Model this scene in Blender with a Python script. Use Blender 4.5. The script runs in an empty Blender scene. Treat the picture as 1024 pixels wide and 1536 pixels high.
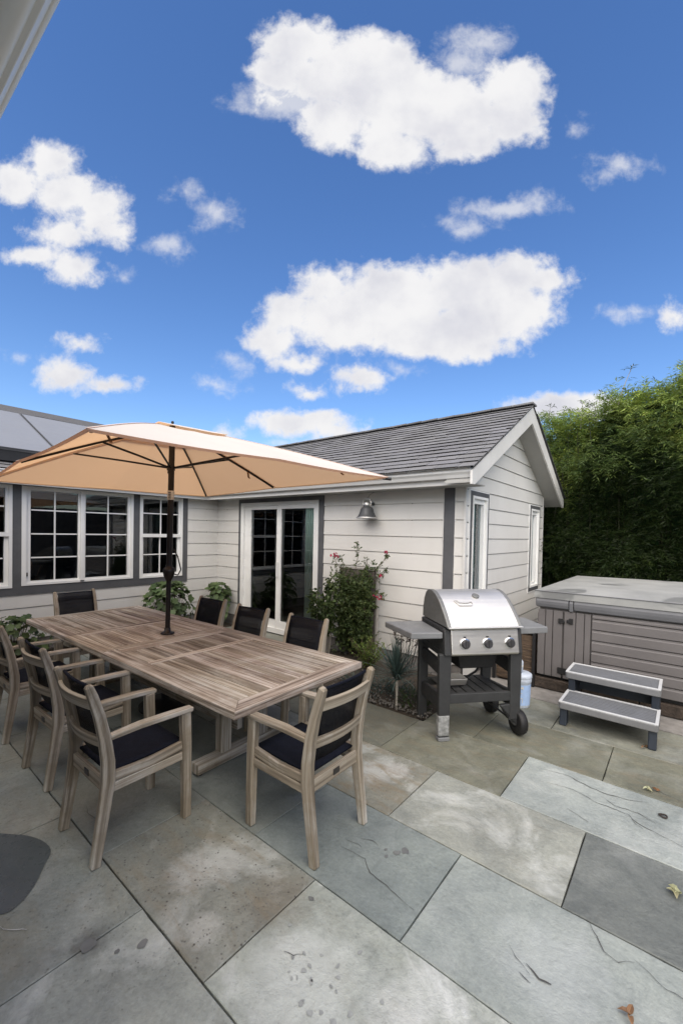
import bpy, math, random
from mathutils import Vector, Matrix
random.seed(7)
rnd = random.random
def ru(a, b): return a + (b - a) * random.random()
scene = bpy.context.scene
COL = scene.collection
V = Vector
R2 = math.radians

# ------------------------------------------------------------------ mesh builder
class MB:
    """collects polygons; build() links them as ONE mesh object"""
    def __init__(s):
        s.v = []; s.f = []; s.uv = []; s.c = []; s.sm = []
    def poly(s, pts, uvs=None, col=None, smooth=False):
        i = len(s.v); s.v.extend(tuple(p) for p in pts)
        s.f.append(tuple(range(i, i + len(pts))))
        s.uv.append(uvs if uvs else [(0, 0)] * len(pts))
        s.c.append(col or (1, 1, 1, 1)); s.sm.append(smooth)
    def idx(s, vs, faces, uvs=None, col=None, smooth=False):
        i = len(s.v); s.v.extend(tuple(p) for p in vs)
        for k, f in enumerate(faces):
            s.f.append(tuple(i + j for j in f))
            s.uv.append(uvs[k] if uvs else [(0, 0)] * len(f))
            s.c.append(col or (1, 1, 1, 1)); s.sm.append(smooth)
    def box(s, c, d, rot=None, col=None, taper=None):
        """c centre, d full size, rot 3x3; UV runs in metres along the longest side"""
        c = V(c); h = V(d) / 2
        P = []
        for z in (-1, 1):
            for y in (-1, 1):
                for x in (-1, 1):
                    k = taper if (taper and z > 0) else 1
                    p = V((x * h.x * k, y * h.y * k, z * h.z))
                    P.append(p)
        L = max(range(3), key=lambda i: d[i])
        ou, ov = ru(0, 20), ru(0, 20)
        F = [(0, 2, 3, 1), (4, 5, 7, 6), (0, 1, 5, 4), (2, 6, 7, 3), (0, 4, 6, 2), (1, 3, 7, 5)]
        N = [2, 2, 1, 1, 0, 0]
        U = []
        for f, n in zip(F, N):
            o = [i for i in range(3) if i != n and i != L]
            o = o[0] if o else (n + 1) % 3
            t = L if L != n else (n + 2) % 3
            U.append([(P[j][t] + ou, P[j][o] + ov + .37 * n) for j in f])
        W = [(rot @ p if rot is not None else p) + c for p in P]
        s.idx(W, F, U, col)
    def sweep(s, path, side, w, h, col=None, smooth=False, caps=True, uvo=None):
        """rectangular section along a path; side = width direction; w, h numbers or lists"""
        n = len(path); path = [V(p) for p in path]; side = V(side).normalized()
        ou, ov = uvo or (ru(0, 20), ru(0, 20))
        ws = w if isinstance(w, (list, tuple)) else [w] * n
        hs = h if isinstance(h, (list, tuple)) else [h] * n
        rings = []; L = 0; Ls = []
        for i, p in enumerate(path):
            t = (path[min(i + 1, n - 1)] - path[max(i - 1, 0)]).normalized()
            up = side.cross(t).normalized()
            a, b = side * ws[i] / 2, up * hs[i] / 2
            rings.append([p - a - b, p + a - b, p + a + b, p - a + b])
            if i: L += (p - path[i - 1]).length
            Ls.append(L)
        vs = [q for r in rings for q in r]; F = []; U = []
        per = [0, ws[0], ws[0] + hs[0], 2 * ws[0] + hs[0], 2 * ws[0] + 2 * hs[0]]
        for i in range(n - 1):
            for k in range(4):
                a, b = i * 4 + k, i * 4 + (k + 1) % 4
                F.append((a, b, b + 4, a + 4))
                U.append([(Ls[i] + ou, per[k] + ov), (Ls[i] + ou, per[k + 1] + ov), (Ls[i + 1] + ou, per[k + 1] + ov), (Ls[i + 1] + ou, per[k] + ov)])
        if caps:
            F.append((3, 2, 1, 0)); U.append([(ou, ov), (ou + .01, ov), (ou + .01, ov + .02), (ou, ov + .02)])
            e = (n - 1) * 4
            F.append((e, e + 1, e + 2, e + 3)); U.append([(ou, ov), (ou + .01, ov), (ou + .01, ov + .02), (ou, ov + .02)])
        s.idx(vs, F, U, col, smooth)
    def tube(s, path, r, n=10, col=None, caps=True, smooth=True):
        path = [V(p) for p in path]; m = len(path)
        rs = r if isinstance(r, (list, tuple)) else [r] * m
        t0 = (path[1] - path[0]).normalized()
        ref = V((0, 0, 1)) if abs(t0.z) < .9 else V((1, 0, 0))
        a = t0.cross(ref).normalized(); vs = []
        for i, p in enumerate(path):
            t = (path[min(i + 1, m - 1)] - path[max(i - 1, 0)]).normalized()
            a = (a - t * a.dot(t)).normalized(); b = t.cross(a)
            for k in range(n):
                q = 2 * math.pi * k / n
                vs.append(p + (a * math.cos(q) + b * math.sin(q)) * rs[i])
        F = []
        for i in range(m - 1):
            for k in range(n):
                F.append((i * n + k, i * n + (k + 1) % n, (i + 1) * n + (k + 1) % n, (i + 1) * n + k))
        s.idx(vs, F, None, col, smooth)
        if caps:
            s.poly(vs[:n][::-1], None, col); s.poly(vs[-n:], None, col)
    def lathe(s, prof, c=(0, 0, 0), rot=None, n=24, col=None, smooth=True):
        c = V(c); vs = []
        for r, z in prof:
            for k in range(n):
                q = 2 * math.pi * k / n
                p = V((r * math.cos(q), r * math.sin(q), z))
                vs.append((rot @ p if rot is not None else p) + c)
        F = []
        for i in range(len(prof) - 1):
            for k in range(n):
                F.append((i * n + k, i * n + (k + 1) % n, (i + 1) * n + (k + 1) % n, (i + 1) * n + k))
        s.idx(vs, F, None, col, smooth)
        if prof[0][0] > 1e-4: s.poly(vs[:n][::-1], None, col)
        if prof[-1][0] > 1e-4: s.poly(vs[-n:], None, col)
    def prism(s, outline, o, a, b, n, t, col=None):
        """outline 2-D in axes a, b from origin o, extruded along n by t"""
        o, a, b, n = V(o), V(a), V(b), V(n)
        A = [o + a * x + b * y for x, y in outline]; B = [p + n * t for p in A]; m = len(A)
        vs = A + B
        F = [tuple(range(m))[::-1], tuple(range(m, 2 * m))] + [(i, (i + 1) % m, m + (i + 1) % m, m + i) for i in range(m)]
        ou = ru(0, 9)
        U = [[(outline[j % m][0] + ou, outline[j % m][1]) for j in f] for f in F]
        s.idx(vs, F, U, col)
    def build(s, name, mat, parent=None, bevel=0, seg=2, smooth_angle=None, flip=False):
        me = bpy.data.meshes.new(name)
        me.from_pydata(s.v, [], s.f)
        uvl = me.uv_layers.new(name='UVMap')
        flat = [x for fu in s.uv for uv in fu for x in uv]
        uvl.data.foreach_set('uv', flat)
        ca = me.color_attributes.new('col', 'FLOAT_COLOR', 'CORNER')
        flat = []
        for f, c in zip(s.f, s.c):
            flat.extend(tuple(c) * len(f))
        ca.data.foreach_set('color', flat)
        me.polygons.foreach_set('use_smooth', s.sm)
        me.materials.append(mat)
        me.update()
        o = bpy.data.objects.new(name, me); COL.objects.link(o)
        if parent: o.parent = parent
        if bevel:
            b = o.modifiers.new('bevel', 'BEVEL'); b.width = bevel; b.segments = seg
            b.limit_method = 'ANGLE'; b.angle_limit = R2(40)
        return o

def empty(name, loc=(0, 0, 0), rz=0):
    o = bpy.data.objects.new(name, None); COL.objects.link(o)
    o.location = loc; o.rotation_euler = (0, 0, rz); o.empty_display_size = .1
    return o
def tag(o, label=None, cat=None, group=None, kind=None):
    if label: o['label'] = label
    if cat: o['category'] = cat
    if group: o['group'] = group
    if kind: o['kind'] = kind
    return o
def copy_tree(o, parent=None):
    c = o.copy(); COL.objects.link(c); c.parent = parent
    for ch in [x for x in bpy.data.objects if x.parent == o]:
        copy_tree(ch, c)
    return c

# ------------------------------------------------------------------ materials
class NT:
    def __init__(s, name):
        s.m = bpy.data.materials.new(name); s.m.use_nodes = True
        s.t = s.m.node_tree; s.t.nodes.clear()
        s.out = s.t.nodes.new('ShaderNodeOutputMaterial')
    def n(s, typ, **kw):
        nd = s.t.nodes.new(typ)
        for k, v in kw.items():
            if k.startswith('i_'):
                nd.inputs[k[2:].replace('_', ' ')].default_value = v
            else: setattr(nd, k, v)
        return nd
    def l(s, a, b): s.t.links.new(a, b)
    def bsdf(s, **kw):
        b = s.n('ShaderNodeBsdfPrincipled')
        for k, v in kw.items(): b.inputs[k.replace('_', ' ')].default_value = v
        s.l(b.outputs[0], s.out.inputs[0]); return b
    def noise(s, vec, scale, detail=4, rough=.55, dist=0):
        nd = s.n('ShaderNodeTexNoise'); nd.inputs['Scale'].default_value = scale
        nd.inputs['Detail'].default_value = detail; nd.inputs['Roughness'].default_value = rough
        nd.inputs['Distortion'].default_value = dist
        if vec is not None: s.l(vec, nd.inputs['Vector'])
        return nd.outputs['Fac']
    def ramp(s, fac, stops, interp='LINEAR'):
        nd = s.n('ShaderNodeValToRGB'); e = nd.color_ramp.elements; nd.color_ramp.interpolation = interp
        while len(e) < len(stops): e.new(.5)
        for el, (p, c) in zip(e, stops):
            el.position = p; el.color = (c if len(c) == 4 else (*c, 1))
        s.l(fac, nd.inputs[0]); return nd.outputs[0]
    def val(s, fac, a, b, c=0., d=1.):
        nd = s.n('ShaderNodeMapRange'); nd.clamp = True
        for k, x in zip(('From Min', 'From Max', 'To Min', 'To Max'), (a, b, c, d)): nd.inputs[k].default_value = x
        s.l(fac, nd.inputs['Value']); return nd.outputs[0]
    def math(s, op, a, b=None, c=None):
        nd = s.n('ShaderNodeMath', operation=op)
        for i, x in enumerate((a, b, c)):
            if x is None: continue
            if isinstance(x, (int, float)): nd.inputs[i].default_value = x
            else: s.l(x, nd.inputs[i])
        return nd.outputs[0]
    def mix(s, fac, a, b, mode='MIX'):
        nd = s.n('ShaderNodeMix', data_type='RGBA', blend_type=mode)
        for i, x in ((0, fac), (6, a), (7, b)):
            if isinstance(x, (int, float)): nd.inputs[i].default_value = x
            elif isinstance(x, tuple): nd.inputs[i].default_value = (x if len(x) == 4 else (*x, 1))
            else: s.l(x, nd.inputs[i])
        return nd.outputs[2]
    def bump(s, h, strength=.3, dist=.01):
        nd = s.n('ShaderNodeBump'); nd.inputs['Strength'].default_value = strength
        nd.inputs['Distance'].default_value = dist; s.l(h, nd.inputs['Height']); return nd.outputs[0]
    def obj(s): return s.n('ShaderNodeTexCoord').outputs['Object']
    def uv(s): return s.n('ShaderNodeTexCoord').outputs['UV']
    def mapv(s, vec, scale=(1, 1, 1)):
        nd = s.n('ShaderNodeMapping'); nd.inputs['Scale'].default_value = scale
        s.l(vec, nd.inputs[0]); return nd.outputs[0]
    def col(s): return s.n('ShaderNodeAttribute', attribute_name='col').outputs['Color']

def plain(name, c, rough=.5, metal=0., var=.12, scale=6, bumps=0., spec=.5, coat=0.):
    """a painted/plastic/metal surface with slight dirt and tone variation"""
    t = NT(name); b = t.bsdf(Roughness=rough, Metallic=metal)
    b.inputs['Specular IOR Level'].default_value = spec
    b.inputs['Coat Weight'].default_value = coat
    o = t.obj(); n1 = t.noise(o, scale, 5, .6)
    lo = tuple(x * (1 - var) for x in c); hi = tuple(min(1, x * (1 + var)) for x in c)
    t.l(t.ramp(n1, [(.3, lo), (.7, hi)]), b.inputs['Base Color'])
    n2 = t.noise(o, scale * 5, 4, .6)
    t.l(t.val(n2, .3, .7, max(.02, rough - .08), min(1, rough + .1)), b.inputs['Roughness'])
    if bumps: t.l(t.bump(t.noise(o, scale * 20, 3), bumps, .004), b.inputs['Normal'])
    return t.m

def wood(name, dark, mid, light, rough=.75, streak=1.):
    t = NT(name); b = t.bsdf(Roughness=rough); b.inputs['Specular IOR Level'].default_value = .25
    u = t.uv()
    broad = t.noise(t.mapv(u, (.35, 9, 1)), 1.0, 3, .6)
    fine = t.noise(t.mapv(u, (2.2, 150, 1)), 1.0, 6, .7, .3)
    mid_n = t.noise(t.mapv(u, (1.4, 45, 1)), 1.0, 4, .6, .5)
    mixv = t.math('ADD', .5, t.math('ADD', t.math('MULTIPLY_ADD', broad, .42, -.21), t.math('ADD', t.math('MULTIPLY_ADD', fine, .25 * streak, -.125 * streak), t.math('MULTIPLY_ADD', mid_n, .38 * streak, -.19 * streak))))
    c = t.ramp(mixv, [(.36, dark), (.5, mid), (.66, light)])
    blot = t.val(t.noise(t.obj(), 2.3, 5, .65), .45, .75, 0, .35)
    c = t.mix(blot, c, tuple(x * .62 for x in mid))
    grey = t.math('MULTIPLY', t.val(t.noise(t.obj(), 1.5, 6, .68, .4), .46, .62), t.val(mid_n, .42, .60, .15, .75))
    c = t.mix(grey, c, (.56, .54, .50))
    c = t.mix(1.0, c, t.col(), 'MULTIPLY')
    t.l(c, b.inputs['Base Color'])
    t.l(t.bump(t.math('ADD', fine, mid_n), .35, .003), b.inputs['Normal'])
    return t.m

def leafmat(name, dark, light, transl=.35, rough=.5):
    t = NT(name); b = t.n('ShaderNodeBsdfPrincipled'); b.inputs['Roughness'].default_value = rough
    b.inputs['Specular IOR Level'].default_value = .3
    tr = t.n('ShaderNodeBsdfTranslucent'); mx = t.n('ShaderNodeMixShader'); mx.inputs[0].default_value = transl
    c = t.mix(t.val(t.noise(t.obj(), 3.0, 4), .3, .7), dark, light)
    c = t.mix(1.0, c, t.col(), 'MULTIPLY')
    t.l(c, b.inputs['Base Color']); t.l(t.mix(.5, c, tuple(min(1, x * 1.6) for x in light)), tr.inputs['Color'])
    t.l(b.outputs[0], mx.inputs[1]); t.l(tr.outputs[0], mx.inputs[2]); t.l(mx.outputs[0], t.out.inputs[0])
    return t.m

def siding_mat():
    t = NT('painted_siding'); b = t.bsdf(Roughness=.55); b.inputs['Specular IOR Level'].default_value = .3
    o = t.obj()
    n1 = t.noise(o, 1.1, 5, .6); n2 = t.noise(t.mapv(o, (3, 3, .6)), 2.0, 5, .65)
    c = t.ramp(n1, [(.3, (.595, .583, .553)), (.7, (.65, .64, .61))])
    c = t.mix(t.val(n2, .5, .8, 0, .22), c, (.50, .48, .44))
    g = t.noise(t.mapv(o, (1.5, 1.5, 60)), 3.0, 5, .6)
    c = t.mix(1.0, c, t.col(), 'MULTIPLY')
    t.l(c, b.inputs['Base Color']); t.l(t.bump(g, .12, .003), b.inputs['Normal'])
    return t.m

def glass_mat():
    t = NT('window_glass')
    fr = t.n('ShaderNodeFresnel'); fr.inputs['IOR'].default_value = 1.55
    gl = t.n('ShaderNodeBsdfGlossy'); gl.inputs['Roughness'].default_value = .015; gl.inputs['Color'].default_value = (.92, .96, 1, 1)
    tr = t.n('ShaderNodeBsdfTransparent'); tr.inputs['Color'].default_value = (.62, .68, .68, 1)
    t.l(t.bump(t.noise(t.obj(), 1.6, 2), .05, .01), gl.inputs['Normal'])
    mx = t.n('ShaderNodeMixShader')
    f = t.math('MINIMUM', t.math('MULTIPLY', fr.outputs[0], 1.5), 1.0)
    t.l(f, mx.inputs[0]); t.l(tr.outputs[0], mx.inputs[1]); t.l(gl.outputs[0], mx.inputs[2])
    t.l(mx.outputs[0], t.out.inputs[0]); return t.m

def shingle_mat():
    t = NT('asphalt_shingle'); b = t.bsdf(Roughness=.9); b.inputs['Specular IOR Level'].default_value = .2
    o = t.obj(); n = t.noise(o, 180, 3, .7); n2 = t.noise(o, 4, 4)
    c = t.ramp(n, [(.3, (.085, .085, .09)), (.5, (.155, .155, .16)), (.72, (.27, .27, .275))])
    c = t.mix(t.val(n2, .35, .75, 0, .45), c, (.125, .12, .12))
    c = t.mix(1.0, c, t.col(), 'MULTIPLY')
    t.l(c, b.inputs['Base Color']); t.l(t.bump(n, .5, .004), b.inputs['Normal']); return t.m

def stone_mat():
    """bluestone flags: face colour comes from the stone itself (col), plus mineral mottling, pits and stains"""
    t = NT('bluestone'); b = t.bsdf(Roughness=.6); b.inputs['Specular IOR Level'].default_value = .35
    o = t.obj(); base = t.col()
    big = t.noise(o, 1.7, 6, .62, .6); med = t.noise(o, 6.5, 6, .68, .8); fine = t.noise(o, 55, 5, .7)
    par = t.n('ShaderNodeAttribute', attribute_name='par').outputs['Color']
    sep = t.n('ShaderNodeSeparateColor'); t.l(par, sep.inputs[0])
    pit_amt, white_amt, brown_amt = sep.outputs[0], sep.outputs[1], sep.outputs[2]
    c = t.mix(1.0, base, t.ramp(big, [(.28, (.74, .75, .76)), (.5, (1, 1, 1)), (.74, (1.2, 1.19, 1.16))]), 'MULTIPLY')
    c = t.mix(1.0, c, t.ramp(med, [(.25, (.80, .81, .82)), (.5, (1, 1, 1)), (.75, (1.14, 1.13, 1.11))]), 'MULTIPLY')
    c = t.mix(1.0, c, t.ramp(fine, [(.3, (.86, .86, .86)), (.7, (1.12, 1.12, 1.12))]), 'MULTIPLY')
    # pale mineral bloom
    w = t.math('MULTIPLY', t.val(t.noise(o, 2.6, 7, .66, .4), .50, .66), white_amt)
    c = t.mix(w, c, (.60, .62, .60))
    # blooms, wear and rust of particular flags, each with its own outline
    for x, y, r, k, cc in ((-1.03, 1.09, .25, .62, (.56, .59, .56)), (-.72, 1.28, .13, .35, (.50, .52, .49)), (-1.49, .965, .085, .5, (.52, .52, .49)), (-1.80, 1.10, .13, .5, (.46, .46, .44)),
                           (-1.70, 1.24, .09, .35, (.42, .42, .40)), (-1.37, 1.26, .17, .45, (.155, .128, .09)), (-.35, 1.75, .22, .4, (.44, .47, .47)), (-1.78, .64, .07, .6, (.085, .09, .09)), (-2.05, .33, .22, .35, (.24, .22, .15)), (-1.62, 2.35, .16, .5, (.5, .5, .48)), (-1.5, 2.5, .1, .5, (.45, .44, .42))):
        vd = t.n('ShaderNodeVectorMath', operation='DISTANCE'); t.l(o, vd.inputs[0]); vd.inputs[1].default_value = (x, y, 0)
        dd = t.math('ADD', vd.outputs['Value'], t.math('MULTIPLY_ADD', t.noise(o, 2.2 / r, 6, .66), r * 1.5, -r * .75))
        c = t.mix(t.math('MULTIPLY', t.val(dd, r * 1.15, r * .45), k), c, cc)
    # iron-brown streaks
    br = t.math('MULTIPLY', t.val(t.noise(t.mapv(o, (1, 3.2, 1)), 3.1, 6, .7, .9), .48, .70), brown_amt)
    c = t.mix(br, c, (.20, .155, .095))
    # pits
    vo = t.n('ShaderNodeTexVoronoi'); vo.inputs['Scale'].default_value = 48; t.l(o, vo.inputs['Vector'])
    pits = t.math('MULTIPLY', t.val(vo.outputs['Distance'], .14, .32, 1, 0), t.val(t.noise(o, 30, 4, .7), .47, .60))
    pits = t.math('MULTIPLY', pits, pit_amt)
    c = t.mix(pits, c, (.06, .055, .05))
    # lichen / drip spots scattered over the paving
    vs = t.n('ShaderNodeTexVoronoi'); vs.inputs['Scale'].default_value = 2.3; t.l(o, vs.inputs['Vector'])
    warp = t.math('ADD', vs.outputs['Distance'], t.math('MULTIPLY', t.noise(o, 14, 4, .7), .16))
    spot = t.val(warp, .115, .16, .55, 0)
    c = t.mix(spot, c, (.10, .10, .10))
    t.l(c, b.inputs['Base Color'])
    t.l(t.val(med, .3, .7, .42, .72), b.inputs['Roughness'])
    rid = t.val(t.noise(o, 3.4, 7, .66, .25), .42, .58)
    h = t.math('ADD', t.math('ADD', t.math('MULTIPLY', t.noise(o, 9, 6, .7, .5), .8), t.math('MULTIPLY', rid, .7)), t.math('MULTIPLY', fine, .28))
    t.l(t.bump(h, .5, .011), b.inputs['Normal']); return t.m

def soil_mat(name, a, bcol, scale=30):
    t = NT(name); b = t.bsdf(Roughness=.95); o = t.obj()
    n = t.noise(o, scale, 6, .75)
    t.l(t.ramp(n, [(.3, a), (.7, bcol)]), b.inputs['Base Color']); t.l(t.bump(n, .8, .03), b.inputs['Normal']); return t.m

def steel_mat(name, c, rough):
    t = NT(name); b = t.bsdf(Metallic=1.0, Roughness=rough)
    o = t.obj(); n = t.noise(t.mapv(o, (2, 160, 160)), 1.0, 4, .6); d = t.noise(o, 5, 5, .65)
    cc = t.mix(t.val(d, .45, .75, 0, .3), c, tuple(x * .72 for x in c))
    t.l(cc, b.inputs['Base Color'])
    t.l(t.val(n, .3, .7, rough - .08, rough + .1), b.inputs['Roughness'])
    t.l(t.bump(n, .06, .002), b.inputs['Normal']); return t.m

def canopy_mat():
    t = NT('umbrella_fabric')
    d = t.n('ShaderNodeBsdfDiffuse'); tr = t.n('ShaderNodeBsdfTranslucent'); mx = t.n('ShaderNodeMixShader')
    geo = t.n('ShaderNodeNewGeometry'); o = t.obj()
    weave = t.noise(o, 240, 2); soft = t.noise(o, 1.6, 4)
    c = t.mix(t.val(soft, .3, .7), (.85, .80, .745), (.90, .86, .81))
    c = t.mix(t.val(weave, .3, .7, 0, .10), c, (.66, .58, .50))
    t.l(c, d.inputs['Color']); tr.inputs['Color'].default_value = (.74, .44, .225, 1)
    mx.inputs[0].default_value = .44
    t.l(t.bump(t.noise(o, 5, 3), .15, .02), d.inputs['Normal'])
    t.l(d.outputs[0], mx.inputs[1]); t.l(tr.outputs[0], mx.inputs[2]); t.l(mx.outputs[0], t.out.inputs[0]); return t.m

def sling_mat():
    t = NT('black_mesh_sling'); b = t.n('ShaderNodeBsdfPrincipled')
    b.inputs['Roughness'].default_value = .55; b.inputs['Base Color'].default_value = (.010, .0105, .014, 1)
    b.inputs['Specular IOR Level'].default_value = .15
    tr = t.n('ShaderNodeBsdfTransparent'); mx = t.n('ShaderNodeMixShader'); mx.inputs[0].default_value = .16
    w = t.n('ShaderNodeTexWave', wave_type='BANDS'); w.inputs['Scale'].default_value = 160; t.l(t.obj(), w.inputs[0])
    t.l(t.bump(w.outputs['Fac'], .25, .001), b.inputs['Normal'])
    t.l(b.outputs[0], mx.inputs[1]); t.l(tr.outputs[0], mx.inputs[2]); t.l(mx.outputs[0], t.out.inputs[0]); return t.m

def cover_mat():
    t = NT('spa_cover_vinyl'); b = t.bsdf(Roughness=.5); o = t.obj()
    n = t.noise(o, 2.2, 6, .65); wet = t.noise(o, 1.55, 4, .55, .3)
    c = t.ramp(n, [(.3, (.235, .24, .235)), (.7, (.34, .345, .335))])
    m = t.val(wet, .60, .635, 0, .5)
    c = t.mix(m, c, (.10, .105, .11))
    t.l(c, b.inputs['Base Color']); t.l(t.val(m, 0, .75, .55, .2), b.inputs['Roughness'])
    t.l(t.bump(t.noise(o, 30, 4), .2, .004), b.inputs['Normal']); return t.m

def wicker_mat():
    t = NT('woven_reed'); b = t.bsdf(Roughness=.7); o = t.obj()
    n = t.noise(t.mapv(o, (6, 6, 60)), 1.0, 5, .7, .6)
    t.l(t.ramp(n, [(.3, (.025, .016, .01)), (.55, (.10, .065, .04)), (.75, (.24, .17, .11))]), b.inputs['Base Color'])
    t.l(t.bump(n, .9, .02), b.inputs['Normal']); return t.m

M = dict(
    siding=siding_mat(), glass=glass_mat(), shingle=shingle_mat(), stone=stone_mat(),
    white=plain('white_vinyl', (.74, .74, .72), .4, var=.05, scale=3),
    fascia=plain('painted_fascia', (.60, .59, .565), .5, var=.07, scale=2),
    dtrim=plain('charcoal_trim', (.085, .087, .092), .55, var=.15, scale=5, bumps=.1),
    interior=plain('dark_room', (.016, .019, .023), .9, var=.4, scale=1.5),
    curtain=plain('pale_green_curtain', (.70, .82, .75), .8, var=.1, scale=4),
    concrete=plain('foundation_concrete', (.21, .2, .19), .9, var=.3, scale=8, bumps=.4),
    soil=soil_mat('bed_soil', (.018, .014, .010), (.085, .068, .05)),
    dirt=soil_mat('joint_dirt', (.012, .012, .011), (.04, .038, .034)),
    gravel=plain('gravel_stone', (.12, .112, .10), .9, var=.5, scale=40),
    teak=wood('weathered_teak_chair', (.105, .082, .056), (.27, .226, .168), (.49, .435, .35), streak=1.3),
    teaktop=wood('weathered_teak_table', (.085, .062, .046), (.30, .248, .198), (.62, .57, .50), streak=1.6),
    sling=sling_mat(),
    seatblack=plain('black_seat_sling', (.007, .0085, .015), .75, spec=.12, var=.2, scale=30, bumps=.15),
    plate=plain('brass_plate', (.055, .05, .045), .4, metal=.6),
    canopy=canopy_mat(),
    pole=plain('bronze_black_metal', (.014, .011, .010), .38, metal=.3, var=.2, scale=20),
    label=plain('white_clip', (.62, .6, .56), .5, var=.1),
    steel=steel_mat('brushed_stainless', (.66, .65, .63), .52),
    steel_worn=steel_mat('worn_stainless', (.66, .64, .60), .42),
    castalu=plain('cast_aluminium', (.175, .177, .172), .45, metal=.4, var=.15, scale=8),
    cart=plain('charcoal_cart_plastic', (.027, .028, .029), .6, var=.2, scale=7, bumps=.15),
    shelf=plain('grey_shelf_plastic', (.17, .175, .18), .5, var=.12, scale=9, bumps=.1),
    black=plain('black_rubber', (.008, .008, .009), .6, var=.3, scale=10),
    knob=plain('dark_knob', (.04, .04, .042), .35, var=.1),
    chrome=plain('chrome', (.75, .75, .75), .18, metal=1., var=.05),
    pale=plain('pale_worn_plastic', (.23, .235, .23), .7, var=.6, scale=28),
    tubpanel=plain('taupe_spa_panel', (.122, .113, .112), .55, var=.08, scale=5, bumps=.08),
    tubtrim=plain('grey_spa_trim', (.135, .138, .148), .5, var=.08, scale=4),
    cover=cover_mat(),
    steptread=plain('grey_step_tread', (.155, .158, .165), .55, var=.1, scale=8),
    stepinset=plain('slate_step_inset', (.12, .127, .14), .6, var=.12, scale=8),
    steprim=plain('pale_step_rim', (.46, .47, .48), .5, var=.07, scale=8),
    navy=plain('navy_plastic', (.020, .027, .040), .45, var=.2, scale=8),
    plinth=soil_mat('plinth_stone', (.018, .014, .011), (.085, .064, .05), 14),
    wicker=wicker_mat(),
    lampmetal=plain('gunmetal_lamp', (.075, .077, .08), .5, metal=.3, var=.2, scale=14),
    trellis=plain('weathered_board', (.115, .10, .090), .8, var=.3, scale=12, bumps=.3),
    trellisf=plain('trellis_edge', (.33, .31, .285), .8, var=.15, scale=9),
    panel=plain('pale_solar_glass', (.19, .20, .222), .6, var=.05, scale=1.2, spec=.25),
    bamboo=leafmat('bamboo_leaf', (.011, .023, .008), (.032, .056, .015), .36),
    cane=plain('bamboo_cane', (.035, .04, .018), .7, var=.4, scale=5),
    rose=leafmat('rose_leaf', (.030, .055, .020), (.075, .11, .040), .25),
    bush=leafmat('broad_leaf', (.045, .078, .032), (.10, .15, .065), .25),
    lime=leafmat('light_green_leaf', (.075, .125, .030), (.14, .20, .055), .3),
    blade=leafmat('blue_green_blade', (.045, .075, .065), (.10, .14, .125), .15, .45),
    stem=plain('woody_stem', (.10, .075, .05), .85, var=.3, scale=20),
    palestem=plain('pale_stem', (.30, .28, .24), .85, var=.3, scale=20),
    pink=leafmat('pink_petal', (.30, .02, .06), (.55, .06, .13), .3),
    drypod=plain('dark_seed_pod', (.03, .022, .018), .8, var=.3),
    dry=leafmat('dry_leaf', (.16, .085, .045), (.32, .20, .12), .2),
    paleleaf=leafmat('pale_leaf', (.30, .33, .20), (.48, .48, .34), .2),
    bluel=plain('blue_label', (.36, .50, .74), .4, var=.12, scale=20),
    clear=plain('milky_plastic', (.50, .555, .63), .35, var=.1, scale=12),
    crack=plain('stone_crack', (.075, .074, .070), .9),
    stain=plain('wet_stone', (.080, .094, .096), .3, var=.12, scale=6),
    drip=plain('dark_drip', (.15, .155, .152), .5, var=.2, scale=12),
    drip2=plain('pale_drip', (.31, .325, .315), .6, var=.25, scale=30),
    scratch=plain('white_scratch', (.5, .5, .48), .8),
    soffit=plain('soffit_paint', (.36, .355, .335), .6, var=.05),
    gutter=plain('gutter_enamel', (.62, .615, .595), .38, var=.05, scale=2),
    backwall=plain('rear_wall_paint', (.5, .49, .47), .7),
)

# ------------------------------------------------------------------ ground and paving
D = 4.54; XL = -6.69; XG = -1.92          # door wall, window wall and gable wall planes (metres)
Z3 = V((0, 0, 1))
g = MB(); g.poly([(-40, -40, -.020), (40, -40, -.020), (40, 40, -.020), (-40, 40, -.020)])
tag(g.build('ground', M['dirt']), kind='structure')

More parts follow.
